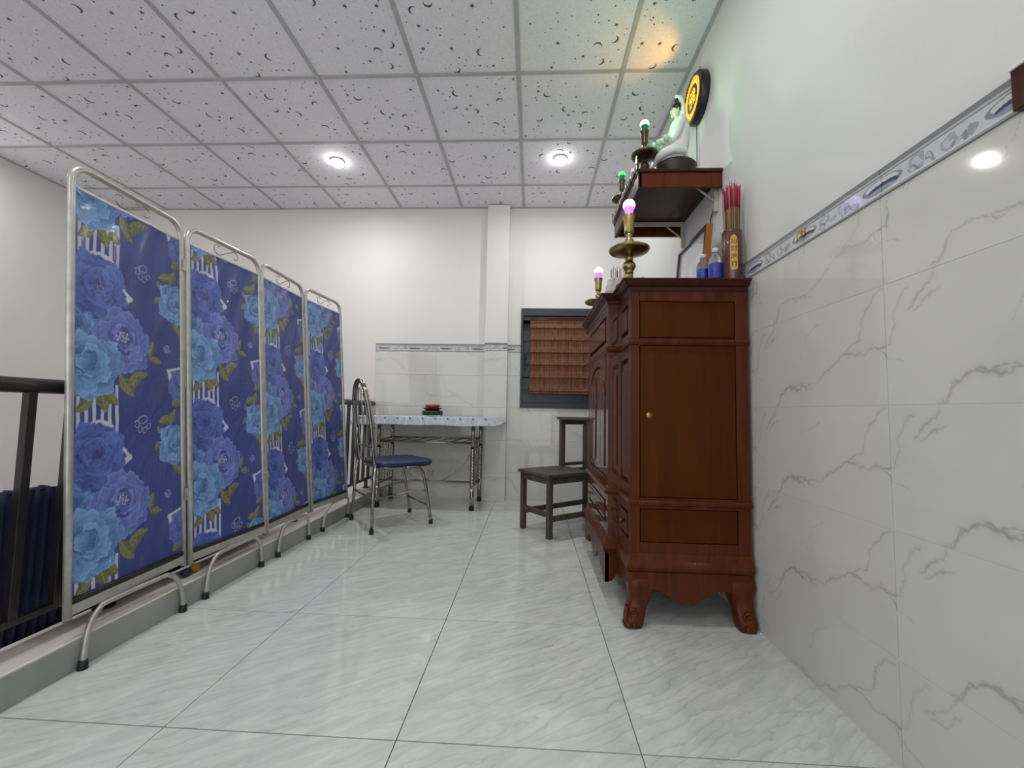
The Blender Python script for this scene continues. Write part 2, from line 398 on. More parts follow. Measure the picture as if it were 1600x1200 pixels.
def border_colour(U, V):
    u = ((U - 1.057 + .15) % .3) - .15; v = V / .072
    w1 = (vnoise(U, V, 60, 41) - .5); w2 = (vnoise(U, V, 60, 43) - .5); uw = u + w1 * .022; vw = v + w2 * .30
    base_ = np.array(lin((196, 199, 202))); c_ = np.ones(U.shape + (3,)) * base_
    def put(mask, col, a=1.0):
        nonlocal c_; c_ = np.where(mask[..., None], c_ * (1 - a) + np.array(lin(col)) * a, c_)
    put(v > .80, (128, 130, 133)); put((v > .76) & (v <= .80), (214, 215, 214)); put((v > .70) & (v <= .76), (172, 176, 180))
    put(v < .09, (150, 152, 154)); put((v >= .09) & (v < .17), (205, 207, 207))
    e = np.hypot(u / .060, (v - .43) / .25); put(e < 1, (134, 138, 144)); e2 = np.hypot((u) / .050, (v - .47) / .17); put(e2 < 1, (205, 206, 200))
    e3 = np.hypot((u + .004) / .046, (v - .36) / .13); put(e3 < 1, (70, 78, 112)); e4 = np.hypot(u / .04, (v - .29) / .07); put(e4 < 1, (155, 158, 165))
    for cu, cv, ra, rb, col in ((.085, .34, .010, .12, (120, 124, 128)), (.108, .30, .008, .10, (92, 95, 100)), (.128, .42, .012, .20, (140, 144, 150)), (-.10, .50, .016, .22, (135, 140, 146)), (-.085, .28, .010, .10, (110, 114, 120)), (-.132, .32, .009, .10, (90, 88, 90))):
        d = np.hypot((uw - cu) / (ra * 1.25), (vw - cv) / (rb * 1.15)); put((d < 1), col, .62); put((d < .6) & (w1 < .1), (196, 199, 202), .8)
    return c_
def border_relief(U, V):
    v = V / .072; return .003 * np.clip((v - .72) / .06, 0, 1) + .002 * np.clip((.12 - v) / .05, 0, 1)

# ---------------------------------------------------------------- floor
fl = MB(); fl.box((-1.39, YB, -.12), (XR, YF, -.006)); floor = fl.build('floor', M['grout']); tag(floor, kind='structure')
XF = [-1.39, -.923, -.323, .277, .878]
YFJ = [-.729 + .6 * i for i in range(8)] + [YF]
TC2 = {}
for i in range(4):
    for j in range(8):
        x0, x1, y0, y1 = XF[i], XF[i + 1], YFJ[j], YFJ[j + 1]
        k = (round(x1 - x0, 3), round(y1 - y0, 3))
        if k not in TC2: b = MB(); b.box((.0012, .0019, -.006), (k[0] - .0012, k[1] - .0019, 0), bev=.0008); TC2[k] = b.mesh('floor_tile')
        o = link('floor_tile', TC2[k], M['floor'], floor); o.location = (x0, y0, 0)
b = MB(); b.box((-1.39, YB, -.006), (XR, -.729, 0)); o = b.build('floor_tile', M['floor'], floor)

# ---------------------------------------------------------------- right wall
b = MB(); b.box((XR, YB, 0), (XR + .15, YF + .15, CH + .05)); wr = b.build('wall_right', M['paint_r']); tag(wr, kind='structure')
b = MB(); b.box((XR - .0035, YB, 0), (XR + .001, YF, 1.44)); b.build('grout_bed', M['wgrout'], wr)
zr = [0, .25, .55, .85, 1.15, 1.375]
yj = [-.135 + .6 * i for i in range(7)] + [YF]
for i in range(len(yj) - 1):
    for j in range(5):
        dx = .0026 if yj[i] < 1.6 else .008
        me = tile_mesh(yj[i + 1] - yj[i], zr[j + 1] - zr[j], yj[i], zr[j], dx)
        o = link('wall_tile', me, M['wtile'], wr); o.matrix_local = Matrix(((0, -1, 0, XR + .003), (1, 0, 0, yj[i]), (0, 0, 1, zr[j]), (0, 0, 0, 1)))
b = MB(); b.box((XR - .005, YB, 0), (XR, -.135, 1.375)); o = b.build('wall_tile', M['curbf'], wr)
for i in range(11):
    y0 = .757 + .3 * i
    y1 = min(y0 + .3, YF); me = tile_mesh(y1 - y0, .072, y0, 1.375, .0015 if i < 4 else .004, lambda U, V: border_colour(U, V - 1.375), .010, 'b', border_relief)
    o = link('border_tile', me, M['btile'], wr); o.matrix_local = Matrix(((0, -1, 0, XR + .003), (1, 0, 0, y0), (0, 0, 1, 1.375), (0, 0, 0, 1)))
# ---------------------------------------------------------------- far wall with window opening
WX0, WX1, WZ0, WZ1 = -.112, .62, .853, 1.795
b = MB()
b.box((XL - .15, YF, -1.4), (WX0, YF + .15, CH + .05)); b.box((WX1, YF, -.12), (XR + .15, YF + .15, CH + .05))
b.box((WX0, YF, -.12), (WX1, YF + .15, WZ0)); b.box((WX0, YF, WZ1), (WX1, YF + .15, CH + .05))
wf = b.build('wall_far', M['paint']); tag(wf, kind='structure')
b = MB(); b.box((-1.506, YF - .0015, 0), (WX0, YF + .001, 1.44)); b.box((WX0, YF - .0015, 0), (XR, YF + .001, WZ0)); b.box((WX1, YF - .0015, 0), (XR, YF + .001, 1.44)); b.build('grout_bed', M['wgrout'], wf)
b = MB(); b.box((-.446, 3.825, 0), (-.234, YF + .01, CH - .004), bev=.003); cl = b.build('column', M['paint'], wf, 'plastered column standing out from the far wall')
def far_colour(U, V):
    c_ = tile_colour(U * .55 + .3, V * .55 + .2); b0 = np.array(lin((208, 208, 206))); return c_ * .62 + b0 * .38
def ftile(x0, x1, y, z0, z1, border=False):
    if border: me = tile_mesh(x1 - x0, z1 - z0, x0 + .08, z0, .003, lambda U, V: border_colour(U, V - 1.375), .010, 'b', border_relief)
    else: me = tile_mesh(x1 - x0, z1 - z0, x0 + .18, z0, .005, far_colour, key='f')
    o = link('border_tile' if border else 'wall_tile', me, M['btile'] if border else M['wtile'], wf)
    o.matrix_local = Matrix(((1, 0, 0, x0), (0, -1, 0, y + .003), (0, 0, 1, z0), (0, 0, 0, 1)))
for z0, z1 in zip(zr[:-1], zr[1:]):
    ftile(-1.507, -.917, YF, z0, z1); ftile(-.917, -.446, YF, z0, z1); ftile(-.446, -.234, 3.825, z0, z1)
    if z1 <= WZ0 + .01: ftile(-.234, .286, YF, z0, z1); ftile(.286, XT, YF, z0, z1)
    else: ftile(-.234, WX0 - .002, YF, z0, z1); ftile(WX1 + .002, XT, YF, z0, z1)
for x0, x1 in ((-1.507, -1.217), (-1.217, -.917), (-.917, -.617), (-.617, -.446), (-.234, WX0 - .002), (WX1 + .002, XT)): ftile(x0, x1, YF, 1.375, 1.447, True)
ftile(-.446, -.234, 3.825, 1.379, 1.451, True)
# ---------------------------------------------------------------- left wall, rear wall, stairwell
b = MB(); b.box((XL - .15, YB, -1.4), (XL, YF + .15, CH + .05)); tag(b.build('wall_left', M['paint']), kind='structure')
b = MB(); b.box((XL - .15, YB - .15, -1.4), (XL + .25, YB, CH + .05)); b.box((XR - .25, YB - .15, -.1), (XR + .15, YB, CH + .05)); b.box((XL + .25, YB - .15, 2.35), (XR - .25, YB, CH + .05)); b.box((XL + .25, YB - .15, -1.4), (-1.39, YB, -.02)); tag(b.build('wall_back', M['paint']), kind='structure')  # wide opening added so soft world light fills the room
b = MB(); b.box((XL - .15, YB - .15, -1.45), (-1.39, YF + .15, -1.4)); tag(b.build('floor_stairwell', M['curbf']), kind='structure')
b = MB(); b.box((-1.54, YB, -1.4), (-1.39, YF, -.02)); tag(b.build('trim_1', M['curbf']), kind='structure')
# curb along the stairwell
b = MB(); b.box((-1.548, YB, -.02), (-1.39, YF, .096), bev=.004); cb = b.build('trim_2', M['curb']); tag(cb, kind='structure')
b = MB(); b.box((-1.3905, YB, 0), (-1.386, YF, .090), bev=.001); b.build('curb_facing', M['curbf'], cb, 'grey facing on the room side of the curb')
# ---------------------------------------------------------------- ceiling
b = MB(); b.box((XL, YB, CH + .012), (XR, YF, CH + .06)); ce = b.build('ceiling', M['tbar']); tag(ce, kind='structure')
xc = [-.106 + .6 * i for i in range(-7, 2)]; yc = [2.295 + .6 * i for i in range(-4, 3)]
XC = [x for x in xc if XL < x < XR]; XC = [XL] + XC + [XR]; YC = [YB] + yc + [YF]
if XC[1] - XC[0] < .05: XC.pop(1)
def ceil_tile(w_, d_, seed, rich=True):
    rr = random.Random(seed); m = MB(); t = .012
    m.box((t, t, .004), (w_ - t, d_ - t, .012), bev=.001)
    def star(cx, cy, r, n, ri, a0, mi=1):
        pts = []
        for k in range(2 * n):
            a = a0 + PI * k / n; q = r if k % 2 == 0 else r * ri
            pts.append((cx + q * math.cos(a), cy + q * math.sin(a), .0033))
        m.add(pts + [(cx, cy, .0033)], [(2 * n, (k + 1) % (2 * n), k) for k in range(2 * n)], mi)
    def moon(cx, cy, r, a0):
        o_, i_ = [], []
        for k in range(9):
            a = a0 - 1.9 + 3.8 * k / 8; o_.append((cx + r * math.cos(a), cy + r * math.sin(a), .0033))
            f = math.sin(PI * k / 8); q = r * (1 - .50 * f)
            i_.append((cx + q * math.cos(a), cy + q * math.sin(a), .0033))
        m.add(o_ + i_, [(k, 9 + k, 10 + k, k + 1) for k in range(8)], 1)
    pts = []
    def place(r_):
        for _ in range(60):
            x = rr.uniform(.03, w_ - .03); y = rr.uniform(.03, d_ - .03)
            if all(math.hypot(x - a, y - b_) > r_ + q for a, b_, q in pts): break
        pts.append((x, y, r_)); return x, y
    ar = w_ * d_ / .36
    for _ in range(int(5 * ar + .5)): x, y = place(.035); moon(x, y, rr.uniform(.020, .027), rr.uniform(0, 6.3))
    for _ in range(int(7 * ar + .5)): x, y = place(.02); star(x, y, rr.uniform(.011, .015), 5, .42, rr.uniform(0, 2))
    for _ in range(int(34 * ar)): x, y = place(.008); star(x, y, rr.uniform(.0034, .0066), 4, .7, rr.uniform(0, 2))
    for _ in range(int(110 * ar)): x, y = rr.uniform(.02, w_ - .02), rr.uniform(.02, d_ - .02); star(x, y, rr.uniform(.0012, .0026), 2, 1, 0)
    me = m.mesh('ceiling_tile', fix=False); me.materials.append(M['ceil']); me.materials.append(M['mark']); return me
CT = {}
for i in range(len(XC) - 1):
    for j in range(len(YC) - 1):
        w_, d_ = XC[i + 1] - XC[i], YC[j + 1] - YC[j]; sd = (i * 3 + j * 5) % 3
        k = (round(w_, 2), round(d_, 2), sd if j else 9)
        if k not in CT: CT[k] = ceil_tile(w_, d_, 17 + sd)
        o = bpy.data.objects.new('ceiling_tile', CT[k]); COL.objects.link(o); o.parent = ce
        OFF[o.name] = Vector((0, 0, 0))
        flip = (abs(w_ - .6) < .01 and abs(d_ - .6) < .01 and (i + j) % 2)
        o.location = (XC[i] + (w_ if flip else 0), YC[j] + (d_ if flip else 0), CH); o.rotation_euler = (0, 0, PI if flip else 0)
for x in XC:
    xx = min(max(x, XL + .011), XR - .011)
    b = MB(); b.box((xx - .012, YB, CH - .001), (xx + .012, YF, CH + .011), bev=.001); b.build('ceiling_runner', M['tbar'], ce)
for y in YC[1:]:
    for i in range(len(XC) - 1):
        yy = min(y, YF - .011)
        b = MB(); b.box((XC[i] + .012, yy - .012, CH - .0005), (XC[i + 1] - .012, yy + .012, CH + .011), bev=.001); b.build('ceiling_cross_bar', M['tbar'], ce)

# ---------------------------------------------------------------- ceiling lamps; those out of view are added to brighten the room
def light(name, kind, loc, power, col, size, parent=None):
    l = bpy.data.lights.new(name, kind); l.energy = power; l.color = col
    l.shadow_soft_size = size
    o = bpy.data.objects.new(name, l); COL.objects.link(o)
    if parent: o.parent = parent; o.location = Vector(loc) - worigin(parent)
    else: o.location = loc
    OFF[o.name] = worigin(parent); return o
labels = ['round ceiling lamp on the left, above the metal table', 'round ceiling lamp on the right, above the window',
          'ceiling lamp out of frame above the folding screen', 'ceiling lamp out of frame above the middle of the floor',
          'ceiling lamp behind the camera, over the curb', 'ceiling lamp behind the camera, beside the tiled wall', 'ceiling lamp over the stairwell, level with the folding screen', 'ceiling lamp over the stairwell behind the camera']
for i, (x, y) in enumerate(LAMP_POS):
    t = thing('ceiling_lamp', labels[i], 'lamp', (x, y, CH), 'round lamps in the ceiling')
    b = MB(); b.lathe([(.053, 0), (.054, -.004), (.050, -.009), (.046, -.009)], (x, y, CH), 28); b.build('rim', M['rim'], t)
    b = MB(); b.lathe([(.047, -.008), (.046, -.020), (.038, -.034), (.022, -.043), (1e-5, -.046)], (x, y, CH), 24); b.build('diffuser', M['glow'], t)
    l = light('lamp_light', 'AREA', (x, y, CH - .055), LAMP_W * LAMP_SCALE[i], (1, .985, .97) if i != 0 else (1, .97, .965), .1, t)
    l.data.shape = 'DISK'; l.data.size = .055

# ---------------------------------------------------------------- window
b = MB()
t = .03
b.box((WX0, YF - .02, WZ0), (WX0 + .02, YF + .10, WZ1), bev=.002); b.box((WX1 - .02, YF - .02, WZ0), (WX1, YF + .10, WZ1), bev=.002)
b.box((WX0, YF - .022, WZ1 - .072), (WX1, YF + .10, WZ1), bev=.003); b.box((WX0, YF - .022, WZ0), (WX1, YF + .10, WZ0 + .048), bev=.003)
win = b.build('window_1', M['louver']); tag(win, kind='structure')
b = MB(); b.box((WX0 + .02, YF - .004, WZ1 - .112), (WX1 - .02, YF + .03, WZ1 - .074), bev=.002); b.box((WX0 + .02, YF - .004, WZ0 + .05), (WX1 - .02, YF + .03, WZ0 + .132), bev=.002)
b.build('window_rail', M['louver'], win)
for z in (1.602, 1.49, 1.375, 1.259, 1.137, 1.024, .985):
    b = MB(); b.box((WX0 + .02, YF + .012, z - .112), (WX1 - .02, YF + .018, z - .004), bev=.001); b.box((WX0 + .02, YF, z - .006), (WX1 - .02, YF + .02, z), bev=.001)
    b.build('louver_panel', M['louver'], win)
b = MB(); b.box((WX0 - .01, YF + .09, WZ0 - .01), (WX1 + .01, YF + .1, WZ1 + .01)); b.build('pane', M['night'], win)  # dark slab standing in for the night darkness outside
b = MB(); b.box((WX0 + .035, YF - .012, 1.30), (WX0 + .055, YF + .004, 1.36), bev=.003); b.box((WX0 + .042, YF - .022, 1.20), (WX0 + .050, YF - .010, 1.34), bev=.002)
b.build('latch', M['black'], win, 'black latch handle')
# bamboo blind
bl = thing('roman_blind', 'brown woven bamboo roman blind hanging in the grey window', 'blind', (.25, YF - .03, .98))
zs = [1.684, 1.604, 1.49, 1.374, 1.257, 1.137, 1.012]
for i in range(6):
    b = MB(); z1, z0 = zs[i], zs[i + 1]
    prof = [(0, z1), (-.004, z1 - .004), (.002, (z1 + z0) / 2), (-.008, z0 + .012), (-.014, z0 + .003), (-.012, z0 - .003), (0, z0)]
    b.prism([(p[0] + YF - .026, p[1]) for p in prof] + [(YF - .020, z0), (YF - .020, z1)], lambda p, t_: (t_, p[0], p[1]), -.026, WX1 - .03)
    b.build('blind_fold', M['blind'], bl)
b = MB(); b.box((-.026, YF - .034, .985), (WX1 - .03, YF - .020, 1.011), bev=.002); b.build('bottom_slat', M['blind'], bl)
b = MB(); b.box((-.028, YF - .034, 1.680), (WX1 - .03, YF - .018, 1.70), bev=.002); b.build('head_rail', M['wood_dark'], bl)

# ---------------------------------------------------------------- stair railing
rl = thing('stair_railing', 'black steel stair railing along the white curb behind the folding screen', 'railing', (-1.512, 1.5, .096))
b = MB(); b.tube([(-1.512, YB + .02, .869), (-1.512, YF - .004, .869)], .023, 14); b.build('handrail', M['rail'], rl)
b = MB(); b.box((-1.524, YB + .02, .165), (-1.500, YF - .004, .185), bev=.002); b.build('bottom_rail', M['rail'], rl)
bm_ = MB(); bm_.box((-.0115, -.0115, .183), (.0115, .0115, .850), bev=.001); bme = bm_.mesh('baluster'); bme.materials.append(M['rail'])
y = 3.84
while y > -1.2:
    o = bpy.data.objects.new('baluster', bme); COL.objects.link(o); o.parent = rl; o.location = Vector((-1.512, y, 0)) - worigin(rl); y -= .1155
for y in (.29, 1.46, 2.63, 3.80):
    b = MB(); b.box((-1.524, y - .014, .095), (-1.500, y + .014, .168), bev=.001); b.lathe([(.034, 0), (.030, .006), (.018, .008)], (-1.512, y, .095), 14)
    b.build('foot', M['rail'], rl)
# navy curtain outside the railing
ys = np.linspace(-.5, 2.35, 700); zs_ = np.linspace(-.62, .545, 24)
YY, ZZ = np.meshgrid(ys, zs_)
fold = np.sin(YY * 2 * PI / .030 + 1.6 * np.sin(YY * 9)) * (.0085 + .003 * np.sin(YY * 17)) * (1 + .25 * (.5 - ZZ))
P = np.stack([-1.585 + fold, YY + .01 * np.sin(ZZ * 4), ZZ + .006 * np.sin(YY * 2 * PI / .09) * (ZZ > .5)], -1)
cu = link('pleated_curtain', grid_mesh('pleated_curtain', P), M['navy'])
md = cu.modifiers.new('thick', 'SOLIDIFY'); md.thickness = .003
tag(cu, 'dark navy pleated curtain hanging outside the railing over the stairwell', 'curtain')
b = MB(); b.tube([(-1.585, -.55, .538), (-1.585, 2.4, .538)], .003, 6); cr = b.build('curtain_wire', M['cable']); tag(cr, 'thin dark wire carrying the navy curtain outside the railing', 'wire')

# ---------------------------------------------------------------- folding screen
def srgb(*c_): return np.array(lin(c_))
def ell(U, V, cx, cy, ra, rb, ang):
    c_, s_ = math.cos(ang), math.sin(ang); x = (U - cx) * c_ + (V - cy) * s_; y = -(U - cx) * s_ + (V - cy) * c_
    return x / ra, y / rb
def flower(Cc, U, V, cx, cy, r, dark, light_, seed, squash=1.0, stamen=None, core=None):
    rr = random.Random(seed)
    m0 = (abs(U - cx) < r * 1.3) & (abs(V - cy) < r * 1.3)
    if not m0.any(): return
    u = U[m0]; v = V[m0]; cc = Cc[m0]
    wu = u + (vnoise(u, v, 3.2 / r, seed) - .5) * r * .12; wv = v + (vnoise(u, v, 3.2 / r, seed + 1) - .5) * r * .12
    ox, oy = rr.uniform(-.12, .12) * r, rr.uniform(-.05, .18) * r
    layers = [(.94, 7, .54), (.86, 6, .52), (.70, 6, .48), (.52, 5, .44), (.34, 4, .36), (.20, 3, .28), (.09, 3, .17)]
    for li, (rad, n, size) in enumerate(layers):
        for k in range(n):
            a = 2 * PI * (k + rr.uniform(-.32, .32)) / n + li * .9
            L = r * size * rr.uniform(.8, 1.2); W = L * rr.uniform(.72, 1.12); d = max(0, r * rad * rr.uniform(.9, 1.06) - L * .85); f = 1 - rad
            px, py = cx + ox * f + math.cos(a) * d, cy + oy * f + math.sin(a) * d * squash
            x, y = ell(wu, wv, px, py, L, W, a + rr.uniform(-.35, .35))
            th = np.arctan2(y, x); p1, p2, p3 = rr.uniform(0, 6), rr.uniform(0, 6), rr.uniform(0, 6)
            wob = 1 + .10 * np.sin(th * 3 + p1) + .07 * np.sin(th * 7 + p2) + .03 * np.sin(th * 15 + p3)
            q = np.hypot(x, y) / wob; mk = q < 1
            t_ = np.clip((x + 1) / 2, 0, 1)
            cup = .5 + .5 * np.sin(y * 2.4 + p1)
            sh = .02 + .62 * t_ ** 1.3 + .22 * cup * t_
            sh = sh + .09 * np.sin(np.arctan2(y, x + 1.3) * 26 + p2) * (1 - t_ * .5)
            sh = np.where(q > .93, sh + .15, sh); sh = sh - .12 * np.exp(-((q - .80) / .07) ** 2) * (t_ > .4)
            sh = sh * rr.uniform(.72, 1.12) - (.10 if li < 2 else 0)
            col = dark * .72 + (light_ - dark * .72) * np.clip(sh, 0, 1.15)[:, None]
            cc = np.where(mk[:, None], col, cc)
    if stamen is not None:
        for k in range(18):
            a = rr.uniform(0, 6.3); d = r * .15 * rr.random() ** .5
            q = np.hypot(u - cx - ox - d * math.cos(a) * 1.4, v - cy - oy - d * math.sin(a)) < r * .026
            cc = np.where(q[:, None], stamen, cc)
    Cc[m0] = cc
def leaf(Cc, U, V, cx, cy, L, W, ang, tone=1.0):
    x, y = ell(U, V, cx, cy, L, W, ang); q = np.abs(y) < (1 - x * x) * (1 + .04 * np.sin(x * 9)); mk = q & (np.abs(x) < 1)
    g = srgb(104, 112, 68) * tone; h = srgb(150, 150, 98) * tone; d = srgb(60, 70, 52) * tone
    t_ = np.clip(.5 + .5 * y + .25 * np.sin(x * 16 + np.abs(y) * 5), 0, 1)
    col = d + (h - d) * t_[..., None]; col = .5 * col + .5 * g
    col = np.where((np.abs(y) < .06)[..., None], h, col)
    Cc[mk] = col[mk]
PERIOD = .5765
def screen_print(U, V):
    """printed cloth; U across 0-.46, V the height, repeating every PERIOD"""
    n = vnoise(U, V, 8, 31); Cc = srgb(42, 58, 128) + (srgb(52, 70, 144) - srgb(42, 58, 128)) * n[..., None]
    stripes = srgb(190, 196, 216); white = srgb(196, 202, 220)
    for k in range(-2, 4):
        o = k * PERIOD - .5765
        if o + 2.2 < V.min() or o - .2 > V.max() + 1: pass
        # stripes
        mk = (U < .170) & (V > 1.27 + o - .18 * 0) & (V < 1.46 + o)
        hole = ((U + .006) % .0272) < .0118
        Cc[mk & hole] = stripes
        # white scallop under the stripes
        q = ((U - .10) / .062) ** 2 + ((V - (1.285 + o)) / .055) ** 2 < 1; Cc[q & (V > 1.27 + o)] = white
        # white corner beside rose
        for a, bq, w_ in (((.165, 1.262 + o), (.214, 1.205 + o), .006), ((.214, 1.205 + o), (.160, 1.168 + o), .010), ((.150, 1.175 + o), (.155, 1.13 + o), .006)):
            d, _ = segdist(U, V, a, bq); Cc[d < w_] = white
        # corner at the right edge
        for a, bq, w_ in (((.50, .985 + o), (.385, .955 + o), .005), ((.390, .955 + o), (.412, .885 + o), .009), ((.40, .90 + o), (.44, .94 + o), .006)):
            d, _ = segdist(U, V, a, bq); Cc[d < w_] = white
        # paw outlines
        def paw(cx, cy, s_, wd):
            for dx, dy, ra, rb, an in ((0, .012, .020, .013, .3), (-.026, -.004, .009, .012, .2), (-.012, -.022, .008, .012, 0), (.008, -.026, .008, .012, -.2), (.026, -.012, .008, .011, -.5)):
                x, y = ell(U, V, cx + dx * s_, cy + dy * s_, ra * s_, rb * s_, an); q = np.hypot(x, y)
                Cc[(np.abs(q - 1) * rb * s_ < wd)] = srgb(150, 160, 205)
        paw(.268, 1.325 + o, 1.0, .0016); paw(.381, 1.045 + o, .45, .0014)
        # leaves
        for L in ((.235, .905, .045, .022, .9), (.20, .885, .05, .022, 2.2), (.255, .925, .035, .016, .2), (.305, 1.03, .032, .016, 1.3), (.325, .99, .030, .015, -.2),
                  (.02, 1.06, .04, .02, .3), (.03, 1.02, .04, .018, -.4), (.11, .835, .05, .026, -1.3), (.14, .84, .04, .02, -.7), (.05, .815, .04, .018, -2.4),
                  (.375, 1.335, .036, .018, .2), (.345, 1.295, .020, .011, 2.2), (.41, 1.345, .034, .018, 1.2), (.335, 1.235, .022, .012, .9), (.43, 1.135, .03, .016, -.8), (.43, .83, .03, .02, .6)):
            leaf(Cc, U, V, L[0], L[1] + o, L[2], L[3], L[4], 1.0)
        flower(Cc, U, V, .46, .90 + o, .07, srgb(60, 78, 160), srgb(110, 130, 205), 71)
        flower(Cc, U, V, .425, 1.235 + o, .088, srgb(58, 102, 172), srgb(134, 180, 236), 5)
        flower(Cc, U, V, .02, 1.08 + o, .07, srgb(60, 90, 165), srgb(120, 165, 222), 8)
        flower(Cc, U, V, .085, 1.225 + o, .112, srgb(42, 56, 135), srgb(100, 126, 214), 3)
        flower(Cc, U, V, .185, 1.045 + o, .122, srgb(60, 74, 158), srgb(128, 146, 224), 12, .95, srgb(190, 190, 200))
        flower(Cc, U, V, .065, .945 + o, .115, srgb(60, 106, 176), srgb(138, 184, 238), 21)
    return Cc
scr = thing('folding_screen', 'four panel metal folding screen with blue peony print cloth under clear film', 'screen', (-1.40, 2.13, 0))
PB = [(-1.393, 1.235), (-1.418, 1.685), (-1.405, 1.704), (-1.373, 2.135), (-1.372, 2.154), (-1.391, 2.595), (-1.382, 2.615), (-1.345, 3.03)]
POFF = [0, .09, -.165, -.125]; PUO = [0, 0, .0, -.03]
ZB, ZT = .172, 1.602; LEAN = -.118
for k in range(4):
    a = Vector((*PB[2 * k], 0)); c_ = Vector((*PB[2 * k + 1], 0)); e = (c_ - a).normalized(); W = (c_ - a).length
    pt = lambda u, z: Vector((a.x + e.x * u + LEAN * (z - ZB) / (ZT - ZB), a.y + e.y * u, z))
    nrm = e.cross(Vector((LEAN / (ZT - ZB), 0, 1)).normalized()); nrm = nrm if nrm.x > 0 else -nrm
    fr = MB(); rc = .06
    path = [pt(0, ZB - .01), pt(0, .6), pt(0, 1.1), pt(0, ZT - rc)] + [pt(rc - rc * math.cos(q), ZT - rc + rc * math.sin(q)) for q in (.3, .6, .9, 1.2)] + [pt(rc, ZT), pt(W - rc, ZT)] + \
           [pt(W - rc + rc * math.sin(q), ZT - rc + rc * math.cos(q)) for q in (.3, .6, .9, 1.2)] + [pt(W, ZT - rc), pt(W, 1.1), pt(W, .6), pt(W, ZB - .01)]
    fr.tube(path, .0108, 12)
    pf = fr.build('panel_frame', M['frame'], scr)
    b = MB(); b.tube([pt(.008, 1.528), pt(W - .008, 1.528)], .005, 8); b.build('cloth_rod', M['rim'], pf, 'white rod along the top edge of the cloth')
    b = MB(); b.tube([pt(.008, .213), pt(W - .008, .213)], .0095, 8); b.build('cloth_rod', M['rubber'], pf)
    b = MB(); q_ = [pt(.004, .172), pt(W - .004, .172), pt(W - .004, .203), pt(.004, .203)]; nn = nrm * .007
    b.add([v + nn for v in q_] + [v - nn for v in q_], [(0, 1, 2, 3), (7, 6, 5, 4), (0, 4, 5, 1), (1, 5, 6, 2), (2, 6, 7, 3), (3, 7, 4, 0)]); b.build('bottom_rail', M['frame'], pf, bev=.002)
    for u in (0, W):
        b = MB(); b.tube([pt(u, ZB - .012), pt(u, ZB - .002)], .0102, 10); b.build('end_cap', M['rubber'], pf)
    # scroll ornament
    b = MB(); mid = W * .5
    sp = []
    def spiral(cx, cz, r0, a0, a1, n=22): return [(cx + (r0 * (1 - .55 * i / n)) * math.cos(a0 + (a1 - a0) * i / n), cz + (r0 * (1 - .55 * i / n)) * math.sin(a0 + (a1 - a0) * i / n)) for i in range(n + 1)]
    s1 = spiral(mid - .052, 1.566, .030, -.9, -.9 - 4.6); s2 = spiral(mid + .052, 1.562, .026, PI - .9, PI - .9 - 4.4)
    line = s1[::-1] + s2
    b.tube([pt(*q) for q in smooth_path([(x, z, 0) for x, z in line], 2) and [(v.x, v.y) for v in smooth_path([(x, z, 0) for x, z in line], 2)]], .0022, 6)
    b.build('scroll_wire', M['chromed'], pf)
    # cloth
    nu, nv = 152, 436
    us = np.linspace(.008, W - .008, nu); vs = np.linspace(.219, 1.526, nv); UU, VV = np.meshgrid(us, vs)
    colr = screen_print((UU) * (.46 / W) + PUO[k], VV - POFF[k])
    fx = (UU / W); drape = .0035 * np.sin((UU * 60 - VV * 25 + 3 * np.sin(VV * 5 + k))) * np.clip((VV - .55), 0, 1) + .003 * np.sin(VV * 30 + UU * 14 + 2 * np.sin(UU * 9 + k)) * np.clip(VV - .9, 0, 1)
    ridge = .0016 * np.sin(np.arctan2(VV - .95, W + .05 - UU) * 46 + k) * np.clip(1.1 - VV, 0, .6) + drape * np.sin(PI * fx)
    X = a.x + e.x * UU + LEAN * (VV - ZB) / (ZT - ZB) + nrm.x * ridge; Y = a.y + e.y * UU + nrm.y * ridge; Z = VV + nrm.z * ridge
    off = worigin(scr); P = np.stack([X - off.x, Y - off.y, Z - off.z], -1)
    o = link('printed_cloth', grid_mesh('printed_cloth', P, colr), M['fabric'], scr, ['cloth panel with blue peonies, nearest the left edge of the photo', 'second cloth panel with blue peonies', 'third cloth panel with blue peonies', 'farthest cloth panel with blue peonies'][k])
    # arched foot on the floor
    fy = [(1.274, 1.644), (1.759, 2.126), (2.266, 2.58), (2.752, 3.126)][k]
    b = MB(); fx_ = -1.372; xm = (a.x + c_.x) / 2 + .01; hh = .166; rc = .06
    def zx(z): return fx_ + (xm - fx_) * (z / hh) ** 2 * .8
    pth = [(fx_, fy[0], .012), (zx(.06), fy[0] + .004, .06), (zx(.105), fy[0] + .014, .105)] + [(zx(z), fy[0] + d, z) for d, z in ((.03, .138), (.055, .158), (.085, .166))] + \
          [(zx(.166), fy[1] - .085, .166)] + [(zx(z), fy[1] - d, z) for d, z in ((.055, .160), (.03, .142))] + [(zx(.105), fy[1] - .014, .105), (zx(.06), fy[1] - .004, .06), (fx_, fy[1], .012)]
    b.tube(smooth_path(pth, 4), .0085, 10); ft = b.build('arched_foot', M['frame'], scr)
    for yy in fy:
        b = MB(); b.lathe([(.0135, 0), (.013, .004), (.0115, .026), (.009, .028)], (fx_, yy, 0), 14); b.build('rubber_tip', M['rubber'], ft)
for k in range(3):
    y = (PB[2 * k + 1][1] + PB[2 * k + 2][1]) / 2; x = (PB[2 * k + 1][0] + PB[2 * k + 2][0]) / 2
    for z in (.45, 1.42):
        xx = x + LEAN * (z - ZB) / (ZT - ZB); b = MB(); b.box((xx + .006, y - .018, z - .025), (xx + .0115, y + .018, z + .025), bev=.001); b.build('hinge', M['frame'], scr)

